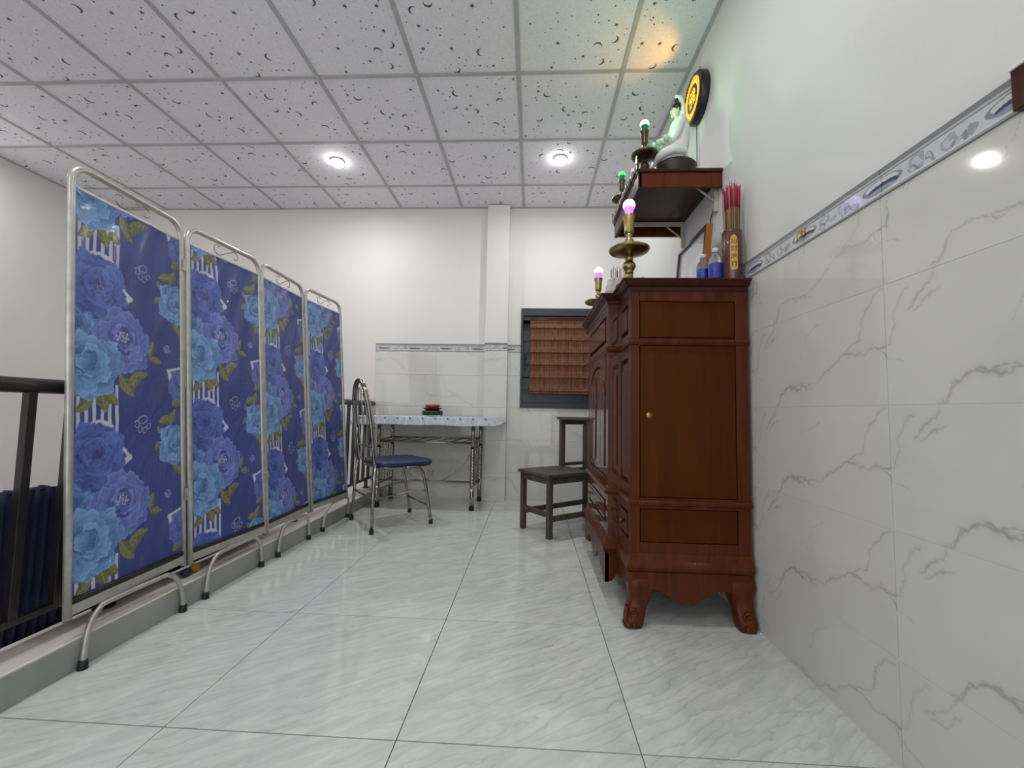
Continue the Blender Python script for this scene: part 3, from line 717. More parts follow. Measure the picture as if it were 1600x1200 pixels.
# small bundle on the curb under the screen
t = thing('cloth_bundle', 'small navy and yellow cloth bundle on the curb under the folding screen', 'cloth', (-1.445, 1.76, .096))
b = MB(); b.sphere((-1.445, 1.735, .114), .020, 12, 8, sc=(.9, 1.3, .8)); b.build('navy_cloth_fold', M['navy'], t)
b = MB(); b.sphere((-1.45, 1.785, .116), .022, 12, 8, sc=(.8, 1.3, .8)); b.build('yellow_cloth_fold', mat('yellow_cloth', (.45, .25, .02), .8), t, 'yellow fold')

# ---------------------------------------------------------------- metal table
TX0, TX1, TY0, TY1 = -1.50, -.225, 3.335, 3.88
tb = thing('metal_table', 'chrome legged metal table against the marble tiled far wall', 'table', (-.88, 3.62, 0))
b = MB(); b.box((-1.44, 3.37, .735), (-.29, 3.87, .757), bev=.003); b.build('tabletop', M['frame'], tb)
def twist(bm, x, y, z0, z1, r):
    n = 12; N = 60; vs = []; fs = []
    for i in range(N + 1):
        z = z0 + (z1 - z0) * i / N
        for k in range(n):
            a_ = 2 * PI * k / n; rr = r * (1 + .13 * math.cos(4 * (a_ - i * .30))); vs.append((x + rr * math.cos(a_), y + rr * math.sin(a_), z))
    for i in range(N):
        for k in range(n): fs.append((i * n + k, i * n + (k + 1) % n, (i + 1) * n + (k + 1) % n, (i + 1) * n + k))
    bm.add(vs, fs, 0, True)
for x, y in ((-1.285, 3.476), (-.482, 3.45), (-1.285, 3.82), (-.465, 3.815)):
    b = MB(); b.tube([(x, y, .02), (x, y, .20)], .0185, 14); twist(b, x, y, .20, .50, .0195); b.tube([(x, y, .50), (x, y, .735)], .0160, 14)
    lg = b.build('leg', M['chromed'], tb)
    b = MB(); b.lathe([(.021, 0), (.021, .03), (.0185, .032)], (x, y, 0), 14); b.build('rubber_foot', M['rubber'], lg)
b = MB(); b.tube([(-1.285, 3.476, .548), (-.482, 3.45, .548)], .009, 8); b.tube([(-1.285, 3.82, .562), (-.465, 3.815, .562)], .008, 8)
for xs in (-1.285, -.475): b.tube([(xs, 3.46, .555), (xs, 3.82, .562)], .008, 8)
b.build('shelf_frame', M['chromed'], tb)
for i in range(7):
    x = -1.20 + i * .11; b = MB(); b.tube([(x - .03, 3.476, .552), (x + .04, 3.82, .562)], .005, 6); b.build('shelf_rod', M['chromed'], tb)
for xs, ya, yb in ((-1.285, 3.476, 3.82), (-.475, 3.45, 3.815)):
    b = MB(); b.tube([(xs, ya, .19), (xs, yb, .19)], .008, 8); b.tube([(xs, ya, .705), (xs, yb, .705)], .008, 8); b.build('side_bar', M['chromed'], tb)
    b = MB()
    for q in (.3, .5, .7): y = ya + (yb - ya) * q; b.tube([(xs, y, .19), (xs, y, .555)], .004, 6)
    b.build('side_rods', M['chromed'], tb)
b = MB(); b.tube([(-1.285, 3.50, .224), (-.482, 3.50, .220)], .008, 8); b.build('lower_bar', M['chromed'], tb)
for sgn in (1, -1):
    xm = -.838; Y = 3.48
    pts = [(-.492 if sgn > 0 else -1.27, Y, .50), (xm + sgn * .30, Y, .40), (xm + sgn * .19, Y, .30), (xm + sgn * .12, Y, .242), (xm + sgn * .065, Y, .228), (xm + sgn * .018, Y, .243), (xm - sgn * .012, Y, .275), (xm - sgn * .0225, Y, .305)]
    b = MB(); b.tube(smooth_path(pts, 5), .0055, 8); b.sphere((xm - sgn * .0225, Y, .309), .0095, 10, 8); b.build('scroll_brace', M['chromed'], tb)
# tablecloth: a sheet with hanging, uneven edges
def cloth_mesh():
    nu, nv = 150, 80
    U = np.linspace(-1, 1, nu); V = np.linspace(-1, 1, nv); UU, VV = np.meshgrid(U, V)
    cx, cy = (-1.44 - .29) / 2, 3.62; hx, hy = .575, .25; dr = .075
    sx = UU * (hx + dr); sy = VV * (hy + dr)
    ox = np.clip(np.abs(sx) - hx, 0, None); oy = np.clip(np.abs(sy) - hy, 0, None)
    down = np.maximum(ox, oy); flare_x = .45 * ox; flare_y = np.where(VV < 0, .28, .05) * oy
    per = np.where(ox > oy, sy, sx)
    rip = .005 * np.sin(per * 34) * (down / dr) + .005 * np.sin(per * 71 + 1) * (down / dr)
    X = cx + np.sign(sx) * (np.minimum(np.abs(sx), hx) + flare_x * 1.2 + rip * (ox > 0)); Y = cy + np.sign(sy) * (np.minimum(np.abs(sy), hy) + flare_y + np.abs(rip) * (oy > 0) * (VV < 0))
    Z = .763 - down * .95 + .003 * np.sin(per * 15) * (down / dr) + .001 * np.sin(UU * 40) * np.sin(VV * 22)
    Z = Z + np.where((UU > .9), .03 * (UU - .9) / .1, 0) * 1.0
    X = X + np.where(UU > .9, .02 * (UU - .9) / .1, 0); X = X - np.where(UU < -.9, .03 * (-UU - .9) / .1, 0)
    X = np.maximum(X, -1.484)
    return grid_mesh('tablecloth', np.stack([X - cx, np.minimum(Y, 3.893) - cy, Z - .76], -1))
o = link('tablecloth', cloth_mesh(), M['cloth']); o.location = (-.865, 3.62, .76); OFF[o.name] = Vector(o.location)
md = o.modifiers.new('thick', 'SOLIDIFY'); md.thickness = .0015
tag(o, 'white lacy plastic cloth with blue dots draped over the metal table', 'tablecloth')
for i in range(11):
    x = -1.40 + .103 * i; b = MB(); b.lathe([(.0085, 0), (.0085, -.002)], (x, 3.352 - .004, .747), 10, axis='y'); b.build('dot', M['dot'], o)
# black stand with red dish on the table
t = thing('lacquer_stand', 'tiered black stand with a red ring dish on the white tablecloth', 'stand', (-.866, 3.6, .765))
c0 = (-.866, 3.6, .765)
b = MB(); b.lathe([(.05, .008), (.085, .010), (.092, .022), (.090, .038), (.078, .047), (.05, .05)], c0, 28)
for k in range(5): a_ = k * 2 * PI / 5 + .4; b.sphere((c0[0] + .075 * math.cos(a_), c0[1] + .075 * math.sin(a_), c0[2] + .012), .014, 8, 6, sc=(1, 1, .8))
b.build('base', M['dark'], t)
b = MB(); b.lathe([(.05, .048), (.064, .055), (.082, .064), (.083, .068), (.06, .070), (.045, .074)], c0, 28); b.build('tier', M['dark'], t)
b = MB(); b.lathe([(.052, .072), (.060, .076), (.0645, .085), (.062, .096), (.054, .099), (.046, .094), (.044, .080)], c0, 28); b.build('red_dish', M['red'], t, 'red lacquered ring dish')
b = MB(); b.box((c0[0] - .06, c0[1] - .085, c0[2]), (c0[0] - .02, c0[1] - .03, c0[2] + .006), bev=.002); b.box((c0[0] + .03, c0[1] - .09, c0[2]), (c0[0] + .09, c0[1] - .04, c0[2] + .005), bev=.002)
pp = b.build('paper_scraps', M['white']); tag(pp, 'crumpled white paper scraps under the black stand on the table', 'paper')

# ---------------------------------------------------------------- chair
e1 = Vector((.75, .66, 0)).normalized(); e2 = Vector((.66, -.75, 0)).normalized()
ch = thing('metal_chair', 'chrome hoop back chair with a navy vinyl seat facing the metal table', 'chair', (-1.0, 3.04, 0))
BL, BR, FR, FL_ = Vector((-1.314, 3.06, 0)), Vector((-1.033, 2.723, 0)), Vector((-.715, 3.025, 0)), Vector((-.962, 3.339, 0))
bc = (BL + BR) / 2; sc_ = bc + e1 * .235
def cp(f_, s_, z): return bc + e1 * f_ + e2 * s_ + Vector((0, 0, z))
# hoop and back legs: one continuous bent tube, split at seat height into back_frame and legs
hoop = [cp(.015, -.175, .44), cp(.0, -.175, .55), cp(-.015, -.172, .68), cp(-.03, -.155, .80), cp(-.045, -.125, .90), cp(-.055, -.08, .98), cp(-.06, 0, 1.02), cp(-.055, .08, .98), cp(-.045, .125, .90), cp(-.03, .155, .80), cp(-.015, .172, .68), cp(0, .175, .55), cp(.015, .175, .44)]
b = MB(); b.tube(smooth_path(hoop, 6), .0115, 10); b.tube(smooth_path([p + e1 * .018 for p in hoop[2:-2]], 5), .006, 8); bf = b.build('back_frame', M['chromed'], ch)
for sg in (-1, 1):
    ins = []
    for q, w_ in ((.46, .03), (.55, .045), (.66, .066), (.76, .078), (.86, .068), (.92, .045), (.955, .012)): ins.append(cp(-.055 * (q - .44) / .56, sg * (.045 + w_) if q < .9 else sg * (.045 + w_ * .6), q))
    ins2 = [cp(-.055 * (q - .44) / .56, sg * (.012 + w_), q) for q, w_ in ((.46, .02), (.56, .022), (.68, .030), (.80, .030), (.90, .018), (.965, .0))]
    b = MB(); b.tube(smooth_path(ins, 5), .005, 8); b.build('back_rod', M['chromed'], ch); b = MB(); b.tube(smooth_path(ins2, 5), .005, 8); b.build('back_rod', M['chromed'], ch)
    b = MB(); b.tube([cp(-.005, sg * .13, .47), cp(-.03, sg * .125, .75), cp(-.048, sg * .10, .90)], .0035, 6); b.build('back_rod', M['chromed'], ch)
b = MB(); b.tube([cp(.012, -.175, .47), cp(.012, .175, .47)], .007, 8); b.tube([cp(.0, -.172, .56), cp(.0, .172, .56)], .005, 8); b.build('back_crossbar', M['chromed'], ch)
for i, (ft, tp) in enumerate(((BL, cp(.015, -.175, .44)), (BR, cp(.015, .175, .44)))):
    b = MB(); b.tube([ft + Vector((0, 0, .015)), ft.lerp(tp, .5) + Vector((0, 0, 0)), tp], .0115, 10); lg = b.build('leg', M['chromed'], ch)
    b = MB(); b.lathe([(.015, 0), (.015, .028), (.012, .03)], ft, 12); b.build('rubber_foot', M['rubber'], lg)
for ft, sg in ((FL_, -1), (FR, 1)):
    pts = [ft + Vector((0, 0, .015)), ft + Vector((0, 0, .2)) - e1 * .035, ft + Vector((0, 0, .34)) - e1 * .065, ft + Vector((0, 0, .39)) - e1 * .09, ft + Vector((0, 0, .407)) - e1 * .13, ft + Vector((0, 0, .41)) - e1 * .20]
    b = MB(); b.tube(smooth_path(pts, 5), .0115, 10); lg = b.build('leg', M['chromed'], ch)
    b = MB(); b.lathe([(.015, 0), (.015, .028), (.012, .03)], ft, 12); b.build('rubber_foot', M['rubber'], lg)
L_at = lambda ft, tp, z: ft.lerp(tp, z / tp.z)
b = MB()
bl_ = L_at(BL, cp(.015, -.175, .44), .22); br_ = L_at(BR, cp(.015, .175, .44), .22); fr_ = FR + Vector((0, 0, .24)) - e1 * .04; fl_ = FL_ + Vector((0, 0, .24)) - e1 * .04
b.tube(smooth_path([br_, br_ + e1 * .16 - e2 * .05, fr_ - e1 * .12 - e2 * .03, fr_], 5), .0065, 8); b.tube(smooth_path([bl_, bl_ + e1 * .16 + e2 * .05, fl_ - e1 * .12 + e2 * .03, fl_], 5), .0065, 8)
b.tube([bl_, br_], .0065, 8); b.build('stretcher', M['chromed'], ch)
b = MB(); b.tube([FL_ + Vector((0, 0, .13)) - e1 * .022, FR + Vector((0, 0, .13)) - e1 * .022], .0065, 8); b.build('stretcher', M['chromed'], ch)
def cushion(mb, cen, hw, hd, z0, z1, rc=.07):
    def outline(s_, n=8):
        pts = []
        for cxs, cys, a0 in ((1, 1, 0), (-1, 1, PI / 2), (-1, -1, PI), (1, -1, 1.5 * PI)):
            for i in range(n + 1):
                a_ = a0 + PI / 2 * i / n; pts.append((cxs * (hw - rc) + rc * math.cos(a_), cys * (hd - rc) + rc * math.sin(a_)))
        return [(x * s_, y * s_) for x, y in pts]
    rings = [(.95, z0), (.99, z0 + .003), (1.0, z0 + .012), (.995, z0 + .024), (.96, z1 - .008), (.85, z1 - .002), (.6, z1), (.3, z1 + .001), (.02, z1 + .0015)]
    vs = []; n = len(outline(1))
    for s_, z in rings:
        for x, y in outline(s_): p = cen + e1 * y + e2 * x; vs.append((p.x, p.y, z))
    fs = [(i * n + k, i * n + (k + 1) % n, (i + 1) * n + (k + 1) % n, (i + 1) * n + k) for i in range(len(rings) - 1) for k in range(n)]
    fs.append(list(range(n))[::-1]); mb.add(vs, fs, 0, True)
seatc = bc + e1 * .25
b = MB(); cushion(b, seatc, .205, .205, .424, .462); b.build('seat', M['vinyl'], ch)
b = MB(); cushion(b, seatc, .196, .200, .405, .423); b.build('seat_frame', M['chromed'], ch)

# ---------------------------------------------------------------- step stool
st = thing('step_stool', 'weathered dark wooden two-tier step stool beside the red brown cabinet', 'stool', (.15, 3.0, 0))
A0 = Vector((-.049, 2.986, 0)); B0 = Vector((.125, 2.754, 0)); d1 = Vector((.8, .6, 0)); d2 = (B0 - A0).normalized(); WD = (B0 - A0).length
def sp_(f_, s_, z): return A0 + d1 * f_ + d2 * s_ + Vector((0, 0, z))
def obox(mb, f0, f1, s0, s1, z0, z1):
    vs = [sp_(f0, s0, z0), sp_(f1, s0, z0), sp_(f1, s1, z0), sp_(f0, s1, z0), sp_(f0, s0, z1), sp_(f1, s0, z1), sp_(f1, s1, z1), sp_(f0, s1, z1)]
    mb.add(vs, [(0, 3, 2, 1), (4, 5, 6, 7), (0, 1, 5, 4), (1, 2, 6, 5), (2, 3, 7, 6), (3, 0, 4, 7)])
h_ = .017
for f_, s_ in ((0, 0), (0, WD)): b = MB(); obox(b, f_ - h_, f_ + h_, s_ - h_, s_ + h_, 0, .392); b.build('leg', M['stoolw'], st, bev=.002)
for f_, s_ in ((.60, 0), (.60, WD)): b = MB(); obox(b, f_ - h_, f_ + h_, s_ - h_, s_ + h_, 0, .762); b.build('leg', M['stoolw'], st, bev=.002)
for f_, s_ in ((.355, 0), (.355, WD)): b = MB(); obox(b, f_ - h_, f_ + h_, s_ - h_, s_ + h_, .412, .762); b.build('upper_post', M['stoolw'], st, bev=.002)
b = MB(); obox(b, -.032, .375, -.032, WD + .032, .392, .412); b.build('lower_step', M['stoolw'], st, bev=.003)
b = MB(); obox(b, .325, .635, -.03, WD + .03, .762, .782); b.build('upper_step', M['stoolw'], st, bev=.003)
for s_ in (0, WD):
    b = MB(); obox(b, .017, .583, s_ - .010, s_ + .010, .345, .391); b.build('apron', M['stoolw'], st, bev=.002)
    b = MB(); obox(b, .017, .583, s_ - .010, s_ + .010, .105, .140); b.build('stretcher', M['stoolw'], st, bev=.002)
    b = MB(); obox(b, .372, .583, s_ - .010, s_ + .010, .725, .761); b.build('apron', M['stoolw'], st, bev=.002)
    b = MB(); obox(b, .372, .583, s_ - .010, s_ + .010, .413, .436); b.build('stretcher', M['stoolw'], st, bev=.002)
for f_ in (0, .60):
    b = MB(); obox(b, f_ - .010, f_ + .010, .017, WD - .017, .345, .391); b.build('apron', M['stoolw'], st, bev=.002)
    b = MB(); obox(b, f_ - .010, f_ + .010, .017, WD - .017, .130, .165); b.build('stretcher', M['stoolw'], st, bev=.002)

# ---------------------------------------------------------------- altar cabinet
cab = thing('altar_cabinet', 'tall red brown wooden altar cabinet with cabriole feet against the tiled wall', 'cabinet', (.62, 2.23, 0))
CX0, CXM, CX1 = .397, .345, .860
CY0, CY1, CY2, CY3 = 1.69, 1.905, 2.555, 2.77
ZTOP = 1.36
plan = [(CX1, CY0), (CX0, CY0), (CX0, CY1), (CXM, CY1), (CXM, CY2), (CX0, CY2), (CX0, CY3), (CX1, CY3)]
def offset_path(path, d):
    out = []; n = len(path)
    for i, p in enumerate(path):
        ns = []
        if i > 0: t_ = Vector(p) - Vector(path[i - 1]); t_.normalize(); ns.append(Vector((-t_.y, t_.x)))
        if i < n - 1: t_ = Vector(path[i + 1]) - Vector(p); t_.normalize(); ns.append(Vector((-t_.y, t_.x)))
        # path runs clockwise seen from above (wall -> room -> wall): outward is to the ... right-hand side
        ns = [-q for q in ns]
        if len(ns) == 1: out.append(Vector(p) + ns[0] * d)
        else:
            m = ns[0] + ns[1]; m /= (1 + ns[0].dot(ns[1])); out.append(Vector(p) + m * d)
    return out
_t = offset_path(plan, .01)
SGN = 1 if _t[0].y < CY0 else -1
def moulding(mb, prof):
    rows = [offset_path(plan, d * SGN) for d, z in prof]; n = len(plan)
    vs = [(q.x, q.y, prof[i][1]) for i, row in enumerate(rows) for q in row]
    fs = [(i * n + k, i * n + k + 1, (i + 1) * n + k + 1, (i + 1) * n + k) for i in range(len(prof) - 1) for k in range(n - 1)]
    mb.add(vs, fs)
    # closing lid and bottom
    mb.f.append([len(mb.v) - n + k for k in range(n)]); mb.m.append(0); mb.sm.append(False)
    mb.f.append([len(mb.v) - n * len(prof) + k for k in range(n)]); mb.m.append(0); mb.sm.append(False)
b = MB(); moulding(b, [(-.016, .21), (-.016, 1.33)]); b.build('body', M['wood_panel'], cab)
b = MB(); moulding(b, [(-.01, 1.312), (.001, 1.314), (.006, 1.322), (.008, 1.331), (.018, 1.336), (.030, 1.346), (.034, 1.352), (.040, 1.353), (.042, 1.358), (.040, ZTOP)]); b.build('cornice', M['wood_dark'], cab)
b = MB(); moulding(b, [(-.01, 1.093), (.004, 1.096), (.010, 1.102), (.014, 1.110), (.014, 1.117), (.004, 1.123), (-.01, 1.125)]); b.build('upper_moulding', M['wood'], cab)
b = MB(); moulding(b, [(-.01, .455), (.006, .457), (.014, .463), (.016, .472), (.010, .480), (-.01, .486)]); b.build('middle_moulding', M['wood'], cab)
b = MB(); moulding(b, [(-.01, .198), (.006, .200), (.010, .212), (.020, .216), (.023, .226), (.021, .238), (.010, .248), (.008, .262), (.002, .275), (-.01, .278)]); b.build('base_moulding', M['wood'], cab)
# stiles and rails on the near end (plane Y = CY0) and front sections
def yface(mb, x0, x1, z0, z1, y, t_=.016): mb.box((x0, y, z0), (x1, y + t_, z1), bev=.0015)
for x0, x1 in ((CX0, .432), (.811, CX1)):
    b = MB(); yface(b, x0, x1, .27, 1.32, CY0); b.build('stile', M['wood'], cab)
for z0, z1 in ((1.276, 1.32), (.27, .314), (.445, .487)):
    b = MB(); yface(b, .432, .811, z0, z1, CY0); b.build('rail', M['wood'], cab)
b = MB(); yface(b, .435, .808, .490, 1.094, CY0 + .002, .014); dr_ = b.build('side_door', M['wood_panel'], cab)
b = MB(); b.lathe([(.005, 0), (.005, -.012), (.011, -.016), (.014, -.024), (.011, -.031), (.001, -.033)], (.462, CY0 + .002, .812), 18, axis='y'); b.build('knob', M['brass'], dr_, 'small brass knob')
b = MB(); b.lathe([(.0055, 0), (.0055, -.002), (.001, -.003)], (.458, CY0 + .002, .783), 14, axis='y'); b.build('keyhole', M['wood'], dr_)
b = MB(); yface(b, .435, .808, 1.128, 1.273, CY0 + .002, .014); b.build('side_panel', M['wood_panel'], cab)
b = MB(); yface(b, .435, .808, .317, .442, CY0 + .002, .014); b.build('side_panel', M['wood_panel'], cab)
def xface(mb, y0, y1, z0, z1, x, t_=.016): mb.box((x, y0, z0), (x + t_, y1, z1), bev=.0015)
for (ya, yb, x) in ((CY0 + .0165, CY1, CX0), (CY2, CY3, CX0)):
    for y0, y1 in ((ya, ya + .03), (yb - .03, yb)):
        b = MB(); xface(b, y0, y1, .27, 1.32, x); b.build('stile', M['wood_front'], cab)
    for z0, z1 in ((1.276, 1.32), (1.125, 1.15), (1.05, 1.095), (.487, .53), (.42, .457), (.27, .31)):
        b = MB(); xface(b, ya + .03, yb - .03, z0, z1, x); b.build('rail', M['wood_front'], cab)
    b = MB(); xface(b, ya + .048, yb - .048, .55, 1.03, x + .003, .012); xface(b, ya + .065, yb - .065, .58, 1.0, x - .003, .012); b.build('front_panel', M['wood_front'], cab)
    b = MB(); xface(b, ya + .048, yb - .048, 1.168, 1.262, x - .002, .012); b.build('front_panel', M['wood_front'], cab)
    b = MB(); xface(b, ya + .045, yb - .045, .325, .410, x - .004, .014); dw = b.build('drawer', M['wood_front'], cab)
    yy = (ya + yb) / 2; b = MB(); b.sphere((x - .014, yy, .37), .009, 10, 8); b.tube([(x - .014, yy, .37), (x - .002, yy, .37)], .004, 6); b.build('knob', M['darkbrass'], dw)
# returns of the centre block
for yy in (CY1, CY2 - .016):
    b = MB(); b.box((CXM, yy, .27), (CX0, yy + .016, 1.32)); b.build('side_return', M['wood_front'], cab)
ya, yb, x = CY1 + .016, CY2 - .016, CXM
for y0, y1 in ((ya, ya + .035), (yb - .035, yb)):
    b = MB(); xface(b, y0, y1, .27, 1.32, x); b.build('stile', M['wood_front'], cab)
for z0, z1 in ((1.276, 1.32), (1.125, 1.15), (.487, .525), (.42, .457), (.27, .315)):
    b = MB(); xface(b, ya + .035, yb - .035, z0, z1, x); b.build('rail', M['wood_front'], cab)
b = MB(); xface(b, ya + .055, yb - .055, 1.165, 1.262, x - .003, .012); b.build('front_panel', M['wood_front'], cab)
# arched spandrel board above the doors
y0, y1 = ya + .035, yb - .035; yc_ = (y0 + y1) / 2; n = 20
arch = [(y0, 1.095), (y0, .90)] + [(yc_ - (yc_ - y0 - .012) * math.cos(PI * i / n), .90 + .16 * math.sin(PI * i / n)) for i in range(n + 1)] + [(y1, .90), (y1, 1.095)]
b = MB()
for i in range(2, len(arch) - 3):
    p, q = arch[i], arch[i + 1]; b.add([(x, p[0], p[1]), (x, q[0], q[1]), (x, q[0], 1.095), (x, p[0], 1.095), (x + .012, p[0], p[1]), (x + .012, q[0], q[1]), (x + .012, q[0], 1.095), (x + .012, p[0], 1.095)],
                                    [(0, 1, 2, 3), (4, 7, 6, 5), (0, 4, 5, 1), (3, 2, 6, 7)])
b.build('arched_board', M['wood_front'], cab)
for k, (p0, p1) in enumerate(((y0 + .004, yc_ - .002), (yc_ + .002, y1 - .004))):
    def topz(y): q = max(0, 1 - ((y - yc_) / (yc_ - y0)) ** 2); return .895 + .155 * math.sqrt(q)
    b = MB(); n = 10
    poly = [(p0, .53), (p1, .53)] + [(p1 + (p0 - p1) * i / n, topz(p1 + (p0 - p1) * i / n)) for i in range(n + 1)]
    b.prism(poly, lambda p, t_: (t_, p[0], p[1]), x + .004, x + .014); dd = b.build('door', M['wood_front'], cab)
    for q0, q1 in ((p0 + .03, (p0 + p1) / 2 - .008), ((p0 + p1) / 2 + .008, p1 - .03)):
        poly = [(q0, .57), (q1, .57)] + [(q1 + (q0 - q1) * i / n, topz(q1 + (q0 - q1) * i / n) - .035) for i in range(n + 1)]
        b = MB(); b.prism(poly, lambda p, t_: (t_, p[0], p[1]), x - .004, x + .005); b.build('raised_panel', M['wood_front'], dd, bev=.002)
for q0, q1 in ((y0 + .02, y1 - .02),):
    b = MB(); xface(b, q0, q1, .33, .412, x - .003, .014); dw = b.build('drawer', M['wood_front'], cab)
    b = MB(); xface(b, q0 + .03, q1 - .03, .345, .397, x - .008, .006); b.build('drawer_face', M['wood_front'], dw)
    b = MB(); b.tube([(x - .020, yc_ - .14 + .02, .375), (x - .024, yc_ - .14, .372), (x - .020, yc_ - .14 - .02, .375)], .003, 6); b.sphere((x - .016, yc_ - .12, .375), .006, 8, 6); b.sphere((x - .016, yc_ - .16, .375), .006, 8, 6); b.build('handle', M['darkbrass'], dw)
    b = MB(); b.tube([(x - .020, yc_ + .14 + .02, .375), (x - .024, yc_ + .14, .372), (x - .020, yc_ + .14 - .02, .375)], .003, 6); b.sphere((x - .016, yc_ + .12, .375), .006, 8, 6); b.sphere((x - .016, yc_ + .16, .375), .006, 8, 6); b.build('handle', M['darkbrass'], dw)
# aprons
def apron_curve(lo, hi, n=26):
    pts = []
    for i in range(n + 1):
        q = i / n; u = abs(2 * q - 1)
        z = .142 - .052 * max(0, math.cos(u * PI * .62)) ** 1.2 if u < .8 else .142 - .004 * (u - .8)
        z -= .007 * math.sin(min(u, .5) * 2 * PI * 1.0) * 0; z += .012 * math.exp(-(u / .05) ** 2) - .008 * math.exp(-((u - .14) / .09) ** 2)
        pts.append((lo + (hi - lo) * q, z))
    return pts
ac = apron_curve(.46, .76); b = MB(); b.prism([(CX0 - .01, .205)] + [(CX0 - .01, .14)] + ac + [(.845, .14), (.845, .205)], lambda p, t_: (p[0], t_, p[1]), CY0 - .012, CY0 + .008); b.build('apron', M['wood'], cab, bev=.002)
b = MB(); ac = apron_curve(2.0, 2.46)
poly = [(CY1 - .01, .205), (CY1 - .01, .078), (CY1 + .03, .070), (CY1 + .055, .085), (CY1 + .075, .105), (CY1 + .10, .108), (CY1 + .125, .128)] + [(y, z + .0) for y, z in apron_curve(2.08, 2.38)] + [(CY2 - .125, .128), (CY2 - .10, .108), (CY2 - .075, .105), (CY2 - .055, .085), (CY2 - .03, .070), (CY2 + .01, .078), (CY2 + .01, .205)]
b.prism(poly, lambda p, t_: (t_, p[0], p[1]), CXM - .014, CXM + .006); b.build('apron', M['wood'], cab, bev=.002)
for yy in (CY1, CY2):
    b = MB(); b.prism([(CXM - .012, .205), (CXM - .012, .078), (CXM + .02, .085), (CXM + .04, .12), (CX0 + .02, .13), (CX0 + .02, .205)], lambda p, t_: (p[0], t_, p[1]), yy - .01, yy + .008); b.build('apron_return', M['wood'], cab)
for ya, yb in ((CY0 - .01, CY1), (CY2, CY3 + .01)):
    yn = ya if ya < 2 else yb; sg = 1 if ya < 2 else -1; fr = lambda q: yn + sg * q
    b = MB(); b.prism([(fr(0), .205), (fr(0), .14), (fr(.09), .14), (fr(.12), .15), (fr(.14), .135), (fr(.16), .118), (fr(.185), .110), (fr(.215), .118), (fr(.215), .205)], lambda p, t_: (t_, p[0], p[1]), CX0 - .012, CX0 + .008); b.build('apron', M['wood'], cab)
# cabriole legs
def cabriole(cx, cy, sx, sy):
    """corner (cx,cy) of the body, sx/sy outward directions"""
    rows = [(.205, -.044, .050), (.185, -.040, .053), (.160, -.033, .053), (.135, -.031, .047), (.110, -.029, .041), (.085, -.022, .037), (.062, -.013, .035), (.045, -.007, .036), (.028, -.002, .036), (.012, .000, .034), (0, .000, .030)]
    mb = MB(); vs = []; n = 16
    for z, off, h in rows:
        px, py = cx + sx * off, cy + sy * off
        for k in range(n):
            a_ = 2 * PI * k / n; ca, sa = math.cos(a_), math.sin(a_); p = 2.0 / 5
            vs.append((px + h * math.copysign(abs(ca) ** p, ca), py + h * math.copysign(abs(sa) ** p, sa), z))
    fs = [(i * n + k, i * n + (k + 1) % n, (i + 1) * n + (k + 1) % n, (i + 1) * n + k) for i in range(len(rows) - 1) for k in range(n)]
    fs += [list(range(n)), [(len(rows) - 1) * n + k for k in range(n)][::-1]]
    mb.add(vs, fs, 0, True)
    # carved scroll on the two outer faces and toes
    for ax in (0, 1):
        pts = []
        for i in range(22):
            q = i / 21; r_ = .022 * (1 - .75 * q); a_ = 1.2 + q * 8.0
            u = math.cos(a_) * r_; v = .050 + math.sin(a_) * r_
            if ax == 0: pts.append((cx + u, cy + sy * .026, v))
            else: pts.append((cx + sx * .026, cy + u, v))
        mb.tube(pts, .0048, 6)
    for k in (-.6, .6):
        mb.sphere((cx + sx * .012 + k * .018, cy + sy * .030, .012), .011, 10, 6, sc=(1, 1.1, 1)); mb.sphere((cx + sx * .030, cy + sy * .012 + k * .018, .012), .011, 10, 6, sc=(1.1, 1, 1))
    return mb
for cx, cy, sx, sy in ((CX0 + .008, CY0 + .002, -1, -1), (.836, CY0 + .002, 1, -1), (CX0 + .008, CY3 - .002, -1, 1), (.836, CY3 - .002, 1, 1)):
    cabriole(min(cx, .832), cy, sx if sx < 0 else .35, sy).build('leg', M['wood'], cab)

